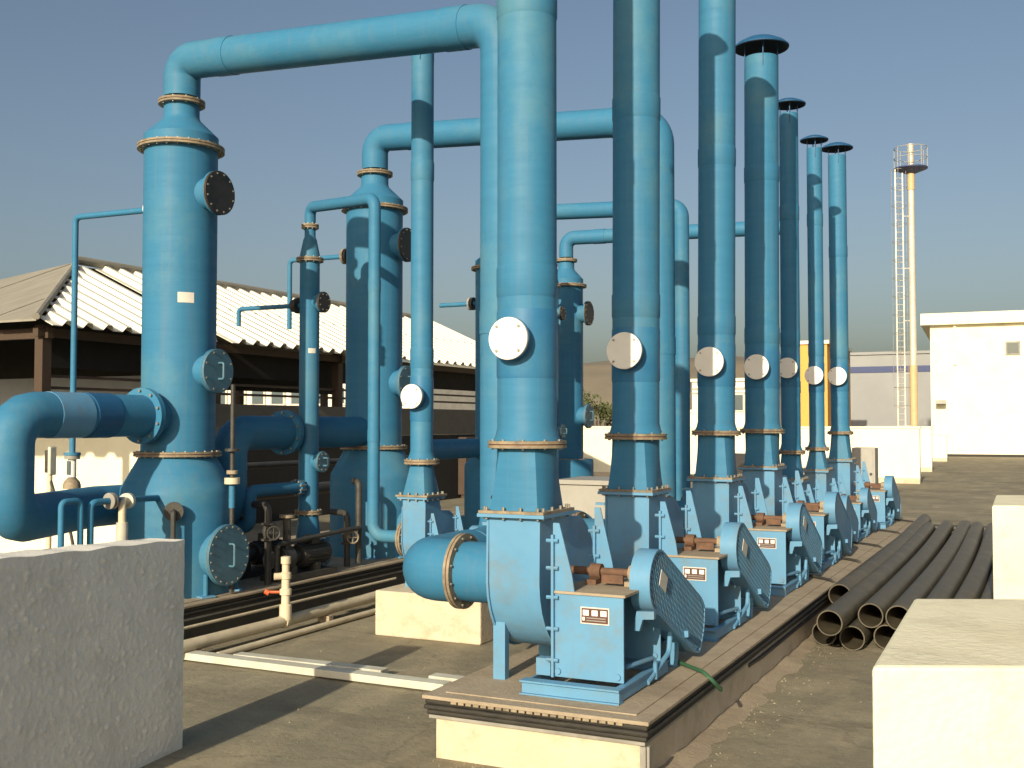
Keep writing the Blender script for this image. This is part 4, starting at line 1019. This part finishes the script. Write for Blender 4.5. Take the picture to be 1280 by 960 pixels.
# trunking boards lying on the deck
def plank(x0, y0, x1, y1, z0, w, h, label):
    a = Vector((x0, y0, z0+h/2)); b = Vector((x1, y1, z0+h/2)); d = (b-a).normalized(); n = Vector((-d.y, d.x, 0))
    m = MB(); vs = [p+n*(i*w/2)+Vector((0, 0, j*h/2)) for p in (a, b) for i in (-1, 1) for j in (-1, 1)]
    m.add(vs, [(0, 1, 3, 2), (4, 6, 7, 5), (0, 4, 5, 1), (2, 3, 7, 6), (0, 2, 6, 4), (1, 5, 7, 3)])
    solo(m, 'trunking_board', 'board', label, 'board', (x0, y0, 0), 'boards on the deck', smooth=0, bevel=0.004)
plank(-5.62, 6.20, -3.45, 6.17, 0.012, 0.11, 0.05, 'longer grey white board lying across the deck')
plank(-5.25, 6.31, -4.02, 6.33, 0.012, 0.10, 0.05, 'shorter board lying behind the longer one on the deck')
plank(-3.66, 6.34, -3.0, 6.33, 0.012, 0.10, 0.05, 'short board end near the fan plinth corner')

# grey cabinets
crate_box(-4.80, -4.22, 11.0, 11.8, 1.05, 'plain grey cabinet between the first and second fans', 'greymet', 'control_cabinet')
def panel(x0, x1, y0, y1, z0, z1, label):
    t = thing('switch_panel', label, 'panel', ((x0+x1)/2, (y0+y1)/2, 0))
    MB().bb(x0, x1, y0, y1, z0, z1).build('body', 'greymet', t, smooth=0, bevel=0.008)
    MB().bb(x0+0.03, x1-0.03, y0-0.014, y0-0.002, z0+0.03, z1-0.03).build('door', 'greymet', t, smooth=0, bevel=0.004)
    MB().cyl((x1-0.06, y0-0.03, (z0+z1)/2), (x1-0.06, y0-0.015, (z0+z1)/2), 0.02, n=12).build('handle', 'darkmet', t)
    MB().bb(x0+0.02, x0+0.07, (y0+y1)/2-0.03, (y0+y1)/2+0.03, 0, z0-0.001).build('leg', 'greymet', t, smooth=0)
    MB().bb(x1-0.07, x1-0.02, (y0+y1)/2-0.03, (y0+y1)/2+0.03, 0, z0-0.001).build('leg', 'greymet', t, smooth=0)
panel(-2.70, -2.36, 17.4, 17.75, 0.55, 1.34, 'grey switch panel behind the last fan')
panel(-3.75, -3.3, 13.6, 13.85, 0.5, 1.33, 'grey switch panel behind the fifth fan')

# cables from the motors over the plinth edge
cab = [(5.95, 'green'), (9.9, 'darkmet'), (11.4, 'darkmet'), (12.9, 'darkmet'), (14.6, 'darkmet'), (16.3, 'darkmet')]
cl = ['green cable end hanging over the plinth rim by the nearest fan', 'dark cable crossing the plinth edge by the third fan', 'dark cable crossing the plinth edge by the fourth fan',
      'dark cable crossing the plinth edge by the fifth fan', 'dark cable crossing the plinth edge by the sixth fan', 'dark cable crossing the plinth at the last fan']
for (y, mm), lb in zip(cab, cl):
    pts = [(-2.05, y+0.25, PZ+0.016), (-1.88, y+0.12, PZ+0.02), (-1.72, y-0.02, PZ+0.018), (-1.655, y-0.05, PZ-0.02), (-1.64, y+0.05, PZ-0.09), (-1.665, y+0.14, PZ-0.10)]
    m = MB(); m.sweep(fillet(pts, 0.05, 4), 0.011, 8); solo(m, 'cable', mm, lb, 'cable', pts[0], 'motor cables')
# conduit along the plinth side
m = MB(); m.sweep([(-1.735, 7.0, 0.17), (-1.72, 7.3, 0.17), (-1.715, 10.5, 0.18), (-1.72, 16.8, 0.17)], 0.013, 8)
solo(m, 'side_cable', 'darkmet', 'dark cable running along the side of the fan plinth', 'cable', (-1.65, 12, 0.19))

# black plastic pipes lying beside the plinth
PIP = [(-1.575, 8.73, 0.094), (-1.35, 8.62, 0.094), (-1.125, 8.78, 0.094), (-0.93, 8.95, 0.094), (-0.735, 9.1, 0.094), (-0.54, 9.0, 0.094), (-0.345, 9.3, 0.094),
       (-1.575, 9.45, 0.284), (-1.455, 8.28, 0.254), (-1.235, 8.76, 0.250), (-1.03, 8.72, 0.254), (-0.83, 8.80, 0.254), (-0.635, 8.70, 0.254), (-0.44, 8.85, 0.254)]
PL = ['leftmost bottom black plastic pipe against the plinth', 'second bottom black pipe from the plinth', 'third bottom black pipe, open end in shade',
      'fourth bottom black pipe, under the parapet block corner', 'fifth black pipe from the plinth', 'sixth black pipe from the plinth', 'black pipe farthest right, by the back block',
      'upper black pipe nearest the plinth', 'upper black pipe in the middle, longest towards the camera', 'upper black pipe at the right, wide open lit end',
      'upper black pipe just right of the open ended one', 'upper black pipe, second right of the open ended one', 'upper black pipe, third right of the open ended one', 'rightmost upper black pipe beside the back block']
for (x, y, z), lb in zip(PIP, PL):
    L_ = 8.0+random.uniform(-0.3, 0.3); sk = random.uniform(-0.02, 0.02)
    n = 10; r = 0.093; ri = 0.084
    pts = [(x+sk*k/n+0.035*math.sin(3.6*k/n)-0.05*k/n*(1 if z < 0.2 else 1), y+L_*k/n, z if z < 0.2 else z-0.0*k/n) for k in range(n+1)]
    m = MB(); m.sweep(pts, r, 28, caps=False); o = len(m.v); m.sweep(pts, ri, 28, caps=False)
    for base in (0, n*28):
        m.f += [(base+k, base+(k+1) % 28, o+base+(k+1) % 28, o+base+k) for k in range(28)]
    solo(m, 'plastic_pipe', 'hose', lb, 'pipe', (x, y, 0), 'black plastic pipes', smooth=50)
m = MB(); m.sweep([(-2.2, 18.85, 0.05), (4.5, 18.95, 0.05)], 0.05, 14)
solo(m, 'cross_pipe', 'darkmet', 'thin dark pipe lying across the deck beyond the plinth', 'pipe', (0, 18.9, 0))

gm = MB(); rnd = random.Random(21)
for k in range(900):
    if k < 420: x, y = -1.70+abs(rnd.gauss(0, 0.16)), rnd.uniform(4.3, 9.0)
    elif k < 560: x, y = rnd.uniform(-2.85, -1.75), 4.93-abs(rnd.gauss(0, 0.10))
    else: x, y = rnd.uniform(-5.4, -0.5), rnd.uniform(3.6, 9.5)
    if -2.86 < x < -1.71 and y > 4.94: continue
    q = 0.0025+0.009*rnd.random()**3
    a = rnd.uniform(0, 6.28)
    vs = [Vector((x+q*rnd.uniform(0.6, 1.2)*math.cos(a+t*1.571), y+q*rnd.uniform(0.6, 1.2)*math.sin(a+t*1.571), 0.0)) for t in range(4)]
    gm.add(vs+[(x, y, q*0.9)], [(0, 1, 4), (1, 2, 4), (2, 3, 4), (3, 0, 4)])
o = gm.build('grit', 'deck', None, (0, 0, 0.001), smooth=0, kind='stuff'); o['label'] = 'loose mortar crumbs and grit on the deck around the plinth'; o['category'] = 'grit'

# ---- valves and small pipe clutter between the front columns
def gate_valve(x, y, z, label, m='darkmet', wheel='darkmet', r=0.03, zb=PZ):
    t = thing('gate_valve', label, 'valve', (x, y, z))
    MB().cyl((x, y, zb), (x, y, z-0.06), r, n=14).build('pipe', m, t)
    MB().lathe((x, y), [(r*2.1, z-0.075), (r*2.1, z-0.06), (r*1.2, z-0.055), (r*1.7, z), (r*1.2, z+0.055), (r*2.1, z+0.06), (r*2.1, z+0.075)], 20).build('body', m, t)
    MB().cyl((x, y, z), (x+0.12, y-0.08, z), r*0.45, n=10).build('stem', m, t)
    c = Vector((x+0.125, y-0.083, z)); u, v, d = frame((0.12, -0.08, 0))
    pts = [c+u*(0.055*math.cos(a*math.pi/10))+v*(0.055*math.sin(a*math.pi/10)) for a in range(21)]
    wh = MB(); wh.sweep(pts, 0.008, 6)
    for a in range(4): wh.bar(c, c+u*(0.055*math.cos(a*math.pi/2))+v*(0.055*math.sin(a*math.pi/2)), 0.008)
    wh.build('hand_wheel', wheel, t)
    MB().sweep(fillet([(x, y, z+0.07), (x, y, z+0.22), (x-0.25, y+0.1, z+0.22)], 0.06, 5), r, 14).build('upper_bend', m, t)
gate_valve(-6.02, 7.62, 0.78, 'dark gate valve with hand wheel beside the front pump')
gate_valve(-6.1, 8.92, 0.62, 'dark gate valve right of the thin column foot', wheel='resin')
gate_valve(-6.62, 7.95, 1.02, 'taller dark gate valve behind the front pump')
pipe_thing('header_pipe', 'dark header pipe running behind the columns', [(-7.7, 7.7, 0.95), (-7.7, 12.5, 0.95), (-7.7, 12.5, 0.4)], 0.07, 'darkmet', 0.12)
pipe_thing('header_pipe', 'thin dark pipe above the header behind the columns', [(-7.75, 7.8, 1.25), (-7.75, 13.0, 1.25), (-7.75, 13.0, 0.4)], 0.035, 'darkmet', 0.08)
t = thing('gauge_cock', 'small brass gauge cock left of the first fan outlet', 'gauge', (-3.18, 6.3, 1.2))
MB().cyl((-3.36, 6.62, 1.21), (-3.235, 6.54, 1.21), 0.014, n=10).build('nipple', 'darkmet', t)
MB().lathe((-3.22, 6.53), [(0.018, 1.14), (0.026, 1.16), (0.026, 1.22), (0.014, 1.24), (0.030, 1.26), (0.034, 1.30), (0.004, 1.335)], 14).build('body', 'pvc', t)
